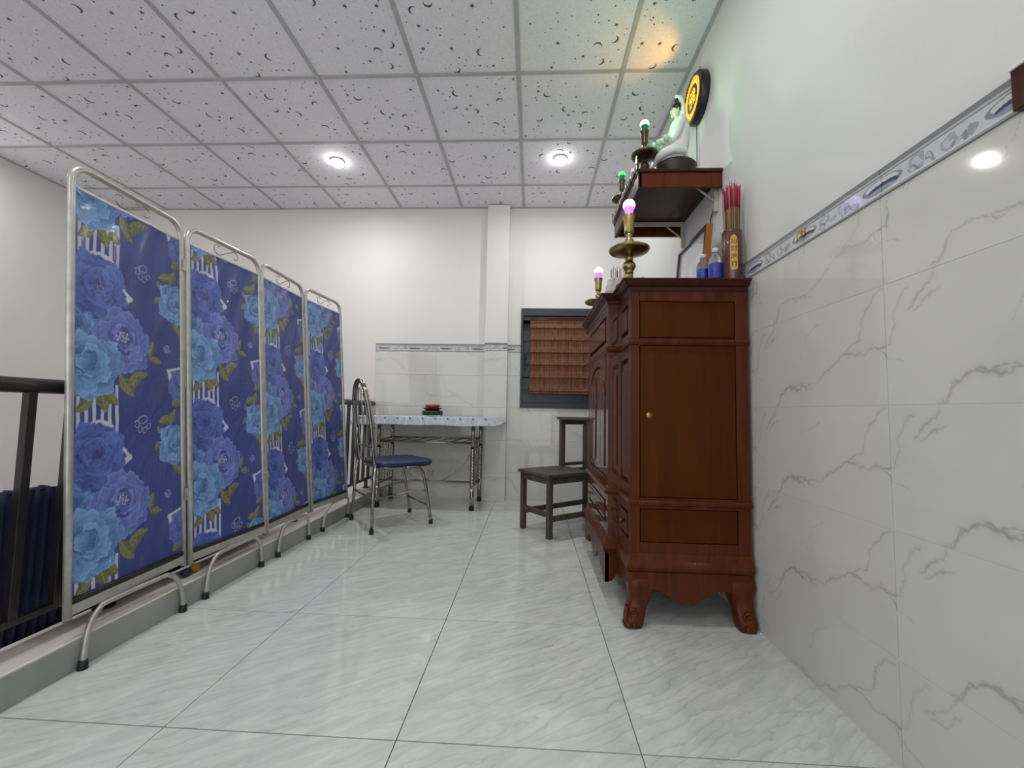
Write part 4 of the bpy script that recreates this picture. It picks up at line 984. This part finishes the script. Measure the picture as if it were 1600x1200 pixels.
# ---------------------------------------------------------------- candlesticks on the cabinet
PURPLE = mat('purple_bulb_glass', (.6, .5, .9), .3, emis=(.55, .45, 1.0), es=2.6)
PURPLEB = mat('purple_bulb_collar', (.5, .25, .7), .3, emis=(.42, .16, .80), es=1.3)
WHITEB = mat('white_bulb_glass', (.9, .8, .9), .3, emis=(1, .92, 1), es=6)
GREEN1 = mat('bright_green_bulb_glass', (.5, 1, .7), .3, emis=(.50, 1.0, .66), es=6)
GREEN2 = mat('green_bulb_glass', (.1, .9, .2), .3, emis=(.06, .85, .12), es=1.5)
GREENC = mat('green_bulb_collar', (.01, .12, .05), .35, emis=(.0, .10, .04), es=.4)
CLEAR = mat('lamp_socket_black', (.02, .02, .02), .4)
def candlestick(x, y, z, s_=1.0, label='', group=None, glass=PURPLE, collar=PURPLEB, bodym=M['brass'], power=1.0, lc=(.6, .5, 1), dishr=.086, name='electric_candlestick'):
    t = thing(name, label, 'candlestick', (x, y, z), group); c_ = (x, y, z)
    S = lambda pr: [(r * s_, h * s_) for r, h in pr]
    b = MB(); b.lathe(S([(.055, 0), (.056, .006), (.045, .014), (.022, .026), (.016, .042), (.018, .050), (.014, .056)]), c_, 28); b.build('base', bodym, t)
    b = MB(); b.lathe(S([(.014, .054), (.019, .058), (.017, .064), (.022, .072), (.028, .084), (.0275, .094), (.020, .106), (.015, .112), (.018, .120), (.015, .128), (.014, .148), (.010, .156)]), c_, 24); b.build('lower_stem', bodym, t)
    b = MB(); b.lathe([(.012 * s_, .142 * s_), (dishr * .55, .144 * s_), (dishr * .94, .152 * s_), (dishr, .160 * s_), (dishr * .99, .164 * s_), (dishr * .9, .160 * s_), (.012 * s_, .152 * s_)], c_, 40); b.build('drip_dish', bodym, t)
    b = MB(); b.lathe(S([(.010, .150), (.013, .160), (.011, .172), (.015, .182), (.0195, .194), (.019, .203), (.011, .212), (.012, .220), (.016, .228)]), c_, 22); b.build('upper_stem', bodym, t)
    b = MB(); b.lathe(S([(.014, .226), (.019, .234), (.021, .240), (.020, .250), (.0225, .290), (.0265, .306), (.0275, .311), (.022, .312), (.016, .300)]), c_, 24); b.build('cup', bodym, t)
    hb = .318 * s_
    b = MB(); b.lathe([(.013 * s_, hb - .014 * s_), (.0145 * s_, hb - .004), (.020 * s_, hb + .020 * s_), (.0245 * s_, hb + .028 * s_)], c_, 22); bb = b.build('bulb_collar', collar, t)
    b = MB(); R_ = .0265 * s_; n = 12; ctr = hb + .040 * s_
    b.lathe([(R_ * math.cos(q), ctr + R_ * math.sin(q)) for q in [-.5 + (PI / 2 + .49) * i / n for i in range(n + 1)]], c_, 24); b.build('bulb', glass, t)
    if power > 0: light('bulb_light', 'POINT', (x, y, z + ctr + .004), power, lc, R_ * 1.15, t)
    return t
candlestick(.408, 1.77, ZTOP, label='brass electric candlestick with a purple bulb on the near corner of the cabinet', group='brass candlesticks on the cabinet', power=.35, lc=(.5, .35, 1))
candlestick(.412, 2.62, ZTOP, label='brass electric candlestick with a whitish bulb at the far end of the cabinet top', group='brass candlesticks on the cabinet', glass=WHITEB, power=.35, lc=(.9, .6, 1))
# incense bowls
def sticks(t, cx, cy, z0, z1, n, rad, m1, seed, lean=.15, m2=None, zsplit=None):
    rr = random.Random(seed)
    for i in range(n):
        a_ = rr.uniform(0, 6.28); r_ = rad * math.sqrt(rr.random()); x0, y0 = cx + r_ * math.cos(a_), cy + r_ * math.sin(a_)
        zz = z1 - rr.uniform(0, .02); dx, dy = (x0 - cx) * lean * 4, (y0 - cy) * lean * 4
        b = MB()
        if m2:
            q = (zsplit - z0) / (zz - z0); b.tube([(x0, y0, z0), (x0 + dx * q, y0 + dy * q, zsplit)], .0019, 5, mi=1); b.tube([(x0 + dx * q, y0 + dy * q, zsplit), (x0 + dx, y0 + dy, zz)], .0012, 5, mi=0)
            b.build('incense_stick', [m1, m2], t)
        else: b.tube([(x0, y0, z0), (x0 + dx, y0 + dy, zz)], .0013, 5); b.build('incense_stick', m1, t)
for (x, y, s_, lab, ns) in ((.435, 2.14, 1.0, 'speckled grey stone incense bowl full of red sticks on the cabinet', 20), (.565, 2.16, .95, 'pale round jar beside the stone incense bowl on the cabinet', 0)):
    t = thing('incense_bowl' if ns else 'stone_jar', lab, 'bowl' if ns else 'jar', (x, y, ZTOP))
    b = MB(); b.lathe([(.035 * s_, 0), (.040 * s_, .006), (.050 * s_, .03), (.062 * s_, .07), (.064 * s_, .10), (.056 * s_, .125), (.050 * s_, .132), (.054 * s_, .142), (.050 * s_, .146), (.044 * s_, .140), (.042 * s_, .120)], (x, y, ZTOP), 28); b.build('bowl', M['ash'], t)
    if ns:
        b = MB(); b.lathe([(.044, .122), (.02, .128), (.001, .130)], (x, y, ZTOP), 20); b.build('ash', M['curbf'], t)
        sticks(t, x, y, ZTOP + .115, ZTOP + .215, ns, .036, M['stickd'], 3, .04)
    else:
        b = MB(); b.lathe([(.048, .139), (.050, .146), (.03, .156), (.012, .160), (.012, .168), (.001, .172)], (x, y, ZTOP), 22); b.build('lid', M['ash'], t)
t = thing('incense_cup', 'small cup of thin incense sticks at the far side of the cabinet top', 'cup', (.56, 2.45, ZTOP))
b = MB(); b.lathe([(.022, 0), (.030, .03), (.032, .09), (.030, .155), (.027, .155), (.026, .10)], (.56, 2.45, ZTOP), 18); b.build('cup', M['ash'], t)
sticks(t, .56, 2.45, ZTOP + .10, ZTOP + .225, 5, .02, M['stickd'], 9, .1)
# framed picture leaning on the wall
pf = thing('framed_picture', 'framed picture of pale figures leaning on the wall on top of the cabinet', 'picture', (.77, 2.03, ZTOP))
def pp_(y, v, d=0): # point on the leaning frame: v up the frame, d out towards the room
    lean = .10; return Vector((.752 + v * lean - d, y, ZTOP + v))
def slab(mb, y0, y1, v0, v1, d0, d1):
    vs = [pp_(y0, v0, d0), pp_(y1, v0, d0), pp_(y1, v1, d0), pp_(y0, v1, d0), pp_(y0, v0, d1), pp_(y1, v0, d1), pp_(y1, v1, d1), pp_(y0, v1, d1)]
    mb.add(vs, [(0, 3, 2, 1), (4, 5, 6, 7), (0, 1, 5, 4), (1, 2, 6, 5), (2, 3, 7, 6), (3, 0, 4, 7)])
Y0, Y1, HV = 1.855, 2.215, .315
for a_ in ((Y0, Y0 + .012, 0, HV, -.012, .014), (Y1 - .014, Y1, 0, HV, -.012, .014), (Y0 + .012, Y1 - .014, HV - .014, HV, -.012, .014), (Y0 + .012, Y1 - .014, 0, .014, -.012, .014)):
    b = MB(); slab(b, *a_); b.build('frame_bar', M['pframe'], pf)
b = MB(); slab(b, Y0 - .002, Y0, 0, HV, -.016, .012); b.build('frame_edge', M['porange'], pf, 'orange brown frame edge')
nu, nv = 60, 60; US = np.linspace(Y0 + .012, Y1 - .014, nu); VS = np.linspace(.014, HV - .014, nv); UU, VV = np.meshgrid(US, VS)
qc = np.ones(UU.shape + (3,)) * np.array(lin((168, 178, 188)))
for cx, cz, ra, rb, col in ((1.93, .17, .035, .12, (205, 205, 200)), (1.935, .235, .016, .02, (190, 160, 135)), (2.02, .14, .03, .10, (190, 196, 200)), (2.02, .21, .013, .018, (185, 160, 140)), (2.13, .13, .035, .11, (215, 212, 205)), (2.13, .21, .014, .018, (188, 160, 138)), (2.04, .03, .2, .03, (120, 140, 160))):
    d = np.exp(-(((UU - cx) / ra) ** 2 + ((VV - cz) / rb) ** 2) ** 1.5); qc = qc + (np.array(lin(col)) - qc) * d[..., None]
offp = worigin(pf); P = np.stack([.752 + VV * .10 - .004 - offp.x, UU - offp.y, ZTOP + VV - offp.z], -1)
link('print', grid_mesh('print', P, qc), M['picture'], pf)
# bottles
def bottle(x, y, lab):
    t = thing('water_bottle', lab, 'bottle', (x, y, ZTOP), 'small bottles with blue labels on the cabinet')
    b = MB(); b.lathe([(.024, 0), (.027, .004), (.028, .02), (.0275, .105), (.024, .120), (.013, .132), (.011, .138), (.011, .146)], (x, y, ZTOP), 24); b.build('bottle_body', M['plastic'], t)
    b = MB(); b.lathe([(.0285, .025), (.0287, .03), (.0287, .088), (.0283, .092)], (x, y, ZTOP), 24); b.build('blue_label', M['blue'], t, 'blue label band')
    b = MB(); b.lathe([(.0135, .142), (.0135, .158), (.012, .160)], (x, y, ZTOP), 18); b.build('cap', mat('clear_cap', (.75, .8, .85), .2, alpha=.8), t)
bottle(.765, 1.755, 'clear bottle with a blue label beside the brown incense holder'); bottle(.742, 1.825, 'clear bottle with a blue label behind the first one, next to the framed picture')
# tall incense holder with characters
HX, HY = .822, 1.728
t = thing('incense_holder', 'brown cylinder of red incense sticks with a gold label of Chinese characters', 'holder', (HX, HY, ZTOP))
b = MB(); b.lathe([(.037, 0), (.0385, .004), (.0385, .214), (.0365, .222), (.033, .222), (.032, .20), (.032, .05)], (HX, HY, ZTOP), 32); b.build('cylinder', M['holder'], t)
ang0 = math.atan2(-1, -.28)
def oncyl(u, v, r=.0390): a_ = ang0 + u / .0385; return (HX + r * math.cos(a_), HY + r * math.sin(a_), ZTOP + v)
out = [(-.010, .048), (.010, .048), (.014, .058), (.014, .180), (.009, .192), (0, .197), (-.009, .192), (-.014, .180), (-.014, .058)]
b = MB(); n = 8; rows = []
for i in range(n + 1):
    u = -.014 + .028 * i / n; lo = .048 + max(0, abs(u) - .010) * 2.5; hi = .197 - abs(u) * 1.0 - max(0, abs(u) - .009) * 1.5; rows.append((oncyl(u, lo), oncyl(u, hi)))
vs = [p for r_ in rows for p in r_]; b.add(vs, [(2 * i, 2 * i + 2, 2 * i + 3, 2 * i + 1) for i in range(n)], 0, True); b.build('gold_label', M['gold'], t, 'gold label plate')
def text_mesh(s_, size):
    cu_ = bpy.data.curves.new('t', 'FONT'); cu_.body = s_; cu_.size = size; cu_.align_x = 'CENTER'; cu_.align_y = 'CENTER'
    to = bpy.data.objects.new('t', cu_); COL.objects.link(to); bpy.context.view_layer.update()
    me = bpy.data.meshes.new_from_object(to.evaluated_get(bpy.context.evaluated_depsgraph_get())); bpy.data.objects.remove(to); bpy.data.curves.remove(cu_)
    return me
for i, s_ in enumerate('招財進寶'):
    me = text_mesh(s_, .026); xs_ = [v.co.x for v in me.vertices]; ys_ = [v.co.y for v in me.vertices]; mx, my = (min(xs_) + max(xs_)) / 2, (min(ys_) + max(ys_)) / 2
    for v in me.vertices: v.co = Vector(oncyl(v.co.x - mx, .168 - i * .031 + (v.co.y - my), .0394)) - worigin(t)
    me.name = 'character'; me.materials.clear(); link('character', me, M['ink'], t)
sticks(t, HX, HY, ZTOP + .12, ZTOP + .425, 62, .026, M['stick'], 5, .09, M['stickt'], ZTOP + .315)

# ---------------------------------------------------------------- wall shelf (altar shelf)
SX0, SX1, SY0, SY1, SZ0, SZ1 = .492, XR - .001, 1.93, 2.50, 1.888, 1.975
sh = thing('altar_shelf', 'dark red lacquered altar shelf on the right wall above the cabinet', 'shelf', (.69, 2.2, SZ0))
b = MB(); b.box((SX0, SY0 + .002, SZ1 - .03), (SX1, SY1 - .002, SZ1 - .012), bev=.001); b.build('board', M['wood_dark'], sh)
b = MB(); b.box((SX0 - .008, SY0 - .010, SZ1 - .014), (SX1, SY1 + .010, SZ1 + .002), bev=.003); b.build('top_edge', M['wood_dark'], sh)
for y0, y1 in ((SY0, SY0 + .016), (SY1 - .016, SY1)):
    b = MB(); b.box((SX0, y0, SZ0), (SX1, y1, SZ1 - .014), bev=.002); b.build('side_board', M['wood'], sh)
b = MB(); b.box((SX0 - .004, SY0 + .0, SZ0 - .004), (SX0 + .014, SY1, SZ1 - .014), bev=.002); b.build('front_board', M['wood_dark'], sh)
n = 60; poly = [(SY0 - .02, SZ1 + .002)]
for i in range(n + 1):
    q = i / n; y = SY0 - .02 + (SY1 - SY0 + .04) * q; u = abs(2 * q - 1); z = SZ1 + .030 + .022 * math.cos(q * 6 * PI) ** 2 + .018 * (u > .86) * math.sin((u - .86) / .14 * PI); poly.append((y, z))
poly.append((SY1 + .02, SZ1 + .002))
b = MB()
for i in range(1, len(poly) - 2):
    p, q = poly[i], poly[i + 1]; z0 = SZ1 + .002
    b.add([(SX0 - .012, p[0], z0), (SX0 - .012, q[0], z0), (SX0 - .016, q[0], q[1]), (SX0 - .016, p[0], p[1]), (SX0 - .006, p[0], z0), (SX0 - .006, q[0], z0), (SX0 - .010, q[0], q[1]), (SX0 - .010, p[0], p[1])],
          [(0, 1, 2, 3), (4, 7, 6, 5), (3, 2, 6, 7)])
b.build('fretted_rail', M['wood_dark'], sh)
b = MB()
for k in range(9):
    yy = SY0 + .02 + k * .065
    b.tube([(SX0 - .0175, yy + .018 * math.cos(a_), SZ1 + .024 + .014 * math.sin(a_)) for a_ in [2 * PI * i / 12 for i in range(12)]], .0022, 5, closed=True)
b.build('rail_inlay', M['white'], sh, 'pale carved inlay on the rail')  # white highlight of the carved rail, put into the colour of these rings
for y in (1.985, 2.42):
    b = MB(); zt = SZ1 - .032
    b.box((.53, y - .009, zt - .022), (XR - .001, y + .009, zt), bev=.001); b.box((XR - .020, y - .009, zt - .15), (XR - .001, y + .009, zt - .02), bev=.001)
    b.tube([(.77, y, zt - .02), (XR - .012, y, zt - .10)], .0055, 6); b.build('bracket', M['bracket'], sh)
# cables
b = MB(); b.tube(smooth_path([(XR - .006, 2.02, SZ1 - .03), (XR - .006, 2.0, 1.86), (XR - .008, 2.05, 1.78), (XR - .010, 2.03, 1.72), (XR - .03, 2.06, 1.66), (XR - .05, 2.1, 1.5), (XR - .05, 2.12, ZTOP + .004)], 6), .0025, 6)
o = b.build('power_cable', M['cable']); tag(o, 'thin dark cable running down the wall from the altar shelf behind the picture', 'cable')
b = MB(); b.tube(smooth_path([(XR - .006, 1.935, SZ0 + .01), (XR - .006, 1.90, 1.80), (XR - .008, 1.86, 1.68), (XR - .010, 1.82, 1.56), (XR - .012, 1.80, ZTOP + .004)], 6), .002, 6)
o = b.build('thin_cable', M['cable']); tag(o, 'thin cable hanging from the shelf corner down beside the incense holder', 'cable')
# shelf candlesticks
candlestick(.545, 2.03, SZ1 + .002, .82, label='dark electric candlestick with a bright green bulb at the near end of the altar shelf', group='dark candlesticks on the altar shelf', glass=GREEN1, collar=GREENC, bodym=M['darkbrass'], power=5.5, lc=(.32, 1, .42), dishr=.066)
candlestick(.520, 2.44, SZ1 + .002, .76, label='dark electric candlestick with a green bulb at the far end of the altar shelf', group='dark candlesticks on the altar shelf', glass=GREEN2, collar=GREENC, bodym=M['darkbrass'], power=.25, lc=(.1, 1, .2), dishr=.060)
# seated statue
sx, sy, sz = .70, 2.045, SZ1 + .002
t = thing('seated_figurine', 'white glazed seated deity figurine with black hair on the altar shelf', 'figurine', (sx, sy, sz))
t.scale = (1, 1, 1.14)
b = MB(); b.lathe([(.070, 0), (.078, .01), (.080, .04), (.094, .056), (.096, .068), (.088, .076), (.06, .078)], (sx + .0, sy, sz), 32, sx=1.05, sy=.9); b.build('oval_base', M['dark'], t)
def blob(mb, rings, n=28):
    vs = []
    for (x, y, z, ra, rb, tilt) in rings:
        for k in range(n):
            a_ = 2 * PI * k / n; fo = 1 + .035 * math.sin(a_ * 7 + z * 60) ; vs.append((sx + x + ra * math.cos(a_) * fo, sy + y + rb * math.sin(a_) * fo, sz + z + tilt * math.cos(a_)))
    fs = [(i * n + k, i * n + (k + 1) % n, (i + 1) * n + (k + 1) % n, (i + 1) * n + k) for i in range(len(rings) - 1) for k in range(n)]
    fs += [list(range(n))[::-1], [(len(rings) - 1) * n + k for k in range(n)]]; mb.add(vs, fs, 0, True)
b = MB()   # body: crossed legs in a wide robe that narrows to shoulders and neck
blob(b, [(-.020, 0, .074, .074, .085, 0), (-.022, 0, .088, .080, .092, 0), (-.016, 0, .108, .072, .088, .0), (-.002, 0, .132, .058, .072, .0), (.012, 0, .160, .054, .062, 0), (.018, 0, .195, .050, .058, 0), (.020, 0, .230, .050, .064, 0), (.020, 0, .255, .044, .064, 0), (.020, 0, .275, .032, .046, 0), (.016, 0, .288, .018, .020, 0), (.014, 0, .300, .014, .015, 0)])
for sg in (-1, 1):   # arms folded to the lap
    b.tube(smooth_path([(sx + .020, sy + sg * .056, sz + .262), (sx + .0, sy + sg * .068, sz + .215), (sx - .018, sy + sg * .062, sz + .175), (sx - .045, sy + sg * .030, sz + .160), (sx - .058, sy + sg * .008, sz + .160)], 5), [.018 - .0004 * i for i in range(21)], 10)
    b.tube(smooth_path([(sx + .02, sy + sg * .075, sz + .10), (sx - .04, sy + sg * .095, sz + .098), (sx - .085, sy + sg * .05, sz + .094), (sx - .09, sy - sg * .01, sz + .092)], 5), .020, 10)
b.build('robe', M['white'], t)
b = MB(); b.sphere((sx + .006, sy, sz + .325), .026, 18, 14, sc=(.9, .85, 1.25)); b.sphere((sx - .019, sy, sz + .322), .006, 8, 6, sc=(.8, .6, 1.4)); b.sphere((sx - .012, sy, sz + .303), .008, 8, 6)
for sg in (-1, 1): b.sphere((sx + .010, sy + sg * .023, sz + .322), .007, 8, 6, sc=(.7, .5, 1.8))
hd = b.build('head', M['skin'], t)
for sg in (-1, 1):
    b = MB(); b.sphere((sx - .0155, sy + sg * .009, sz + .330), .0035, 8, 6, sc=(.5, 1.3, .5)); b.build('eye', M['hair'], hd)
b = MB(); b.sphere((sx + .012, sy, sz + .338), .0285, 18, 12, sc=(.95, .95, .95)); b.sphere((sx + .012, sy, sz + .372), .013, 12, 8, sc=(1, 1, 1.2)); b.build('hair', M['hair'], hd)
b = MB(); blob(b, [(.030, 0, .27, .016, .048, 0), (.034, 0, .30, .016, .040, 0), (.034, 0, .335, .014, .036, 0), (.030, 0, .362, .013, .030, 0), (.022, 0, .384, .014, .022, 0), (.012, 0, .396, .012, .012, 0), (.006, 0, .401, .004, .004, 0)]); b.build('veil', M['white'], t)
b = MB()
for k in range(18):   # lotus held in the lap
    a_ = k * 2.4; r_ = .010 + .0024 * k; b.sphere((sx - .058 + r_ * math.cos(a_), sy - .02 + r_ * math.sin(a_), sz + .160 + .012 * math.sin(k * 1.3)), .015, 10, 6, sc=(1, .8, .9))
b.build('lotus_flower', M['jade'], t, 'pale green lotus in the lap')
b = MB(); b.sphere((sx - .062, sy - .02, sz + .195), .010, 10, 8); b.build('lotus_bud', M['porange'], t, 'small orange bud')

# ---------------------------------------------------------------- round LED sign
LEDY = mat('yellow_led', (1, .6, .1), .4, emis=(1, .62, .02), es=1.6); LEDO = mat('orange_led', (1, .35, .05), .4, emis=(1, .24, .01), es=.8); LEDB = mat('brown_led_field', (.10, .035, .03), .5)
DX, DY, DZ = .832, 2.172, 2.512
sg_ = thing('round_led_sign', 'round black sign with glowing yellow character and petal border, high on the right wall', 'sign', (XR, DY, DZ))
b = MB(); b.lathe([(.128, 0), (.130, -.006), (.128, -.034), (.118, -.046), (.108, -.047), (.106, -.040), (.001, -.040)], (XR - .002, DY, DZ), 56, axis='x'); b.build('casing', M['dark'], sg_)
def dd(r_, a_, e_=0): return (XR - .0435 - e_, DY + r_ * math.cos(a_), DZ + r_ * math.sin(a_))
b = MB(); b.lathe([(.105, 0), (.105, -.0012), (.001, -.0013)], (XR - .0418, DY, DZ), 48, axis='x'); b.build('dial', LEDB, sg_)
b = MB(); N = 64
for r0, r1 in ((.074, .102),): b.add([dd(r0, 2 * PI * k / N) for k in range(N)] + [dd(r1, 2 * PI * k / N) for k in range(N)], [(k, (k + 1) % N, N + (k + 1) % N, N + k) for k in range(N)])
b.build('petal_ring', LEDO, sg_)
b = MB()
for k in range(44): a_ = 2 * PI * k / 44; b.add([dd(.0985, a_ - .03, .001), dd(.0985, a_ + .03, .001), dd(.1035, a_ + .03, .001), dd(.1035, a_ - .03, .001)], [(0, 1, 2, 3)])
for k in range(16):
    a_ = 2 * PI * k / 16
    b.tube([dd(.076, a_ - .15, .001), dd(.088, a_ - .13, .001), dd(.097, a_, .001), dd(.088, a_ + .13, .001), dd(.076, a_ + .15, .001)], .0008, 4)
b.tube([dd(.073, 2 * PI * k / 40, .001) for k in range(40)], .0011, 5, closed=True); b.build('led_trim', LEDY, sg_)
me = text_mesh('佛', .098); xs_ = [v.co.x for v in me.vertices]; ys_ = [v.co.y for v in me.vertices]; mx, my = (min(xs_) + max(xs_)) / 2, (min(ys_) + max(ys_)) / 2
for v in me.vertices: v.co = Vector((XR - .0455, DY - (v.co.x - mx) * 1.0, DZ + (v.co.y - my))) - worigin(sg_)
me.materials.clear(); link('character', me, LEDY, sg_)
b = MB(); b.tube([(XR - .004, DY, DZ + .125), (XR - .004, DY, DZ + .165)], .004, 6); b.add([(XR - .004, DY - .012, DZ + .15), (XR - .004, DY + .012, DZ + .15), (XR - .004, DY + .004, DZ + .185), (XR - .004, DY - .004, DZ + .185)], [(0, 1, 2, 3)]); b.build('hanger', M['galv'], sg_)
l_ = bpy.data.lights.new('sign_glow', 'SPOT'); l_.energy = 3; l_.color = (1, .42, .06); l_.spot_size = 1.5; l_.spot_blend = .8; l_.shadow_soft_size = .02
lo = bpy.data.objects.new('sign_glow', l_); COL.objects.link(lo); lo.parent = sg_; lo.location = Vector((DX - .012, DY, DZ + .06)) - worigin(sg_)
lo.rotation_euler = (Vector((.53, 2.15, CH)) - Vector((DX - .012, DY, DZ + .06))).to_track_quat('-Z', 'Y').to_euler()
b = MB(); b.tube(smooth_path([(XR - .01, DY + .03, DZ - .12), (XR - .008, DY + .035, DZ - .25), (XR - .01, DY + .03, DZ - .4), (XR - .012, DY + .0, SZ1 + .004)], 6), .0022, 6)
o = b.build('sign_cable', M['cable']); tag(o, 'thin dark cable hanging from the round glowing sign to the shelf', 'cable')
# wall hook
t = thing('wall_hook', 'small brass hook over the patterned border tiles', 'hook', (XT, 1.355, 1.41))
b = MB(); b.box((XT - .010, 1.347, 1.402), (XT - .004, 1.363, 1.428), bev=.001); b.build('plate', M['galv'], t)
b = MB(); b.tube(smooth_path([(XT - .008, 1.355, 1.418), (XT - .020, 1.355, 1.412), (XT - .026, 1.355, 1.398), (XT - .018, 1.355, 1.390), (XT - .012, 1.355, 1.396)], 4), .0022, 6); b.build('hook_wire', M['galv'], t)
# end of a brown wooden board at the right edge of the frame
t = thing('wooden_wall_board', 'end of a brown wooden board fixed at the end of the border tiles', 'board', (XR, .6, 1.41))
b = MB(); b.box((XR - .024, .40, 1.372), (XR - .001, .757, 1.449), bev=.002); b.build('board', M['wood_dark'], t)
b = MB(); b.box((XR - .028, .40, 1.447), (XR - .001, .757, 1.455), bev=.001); b.build('pale_top_strip', M['paint'], t, 'pale strip on top')
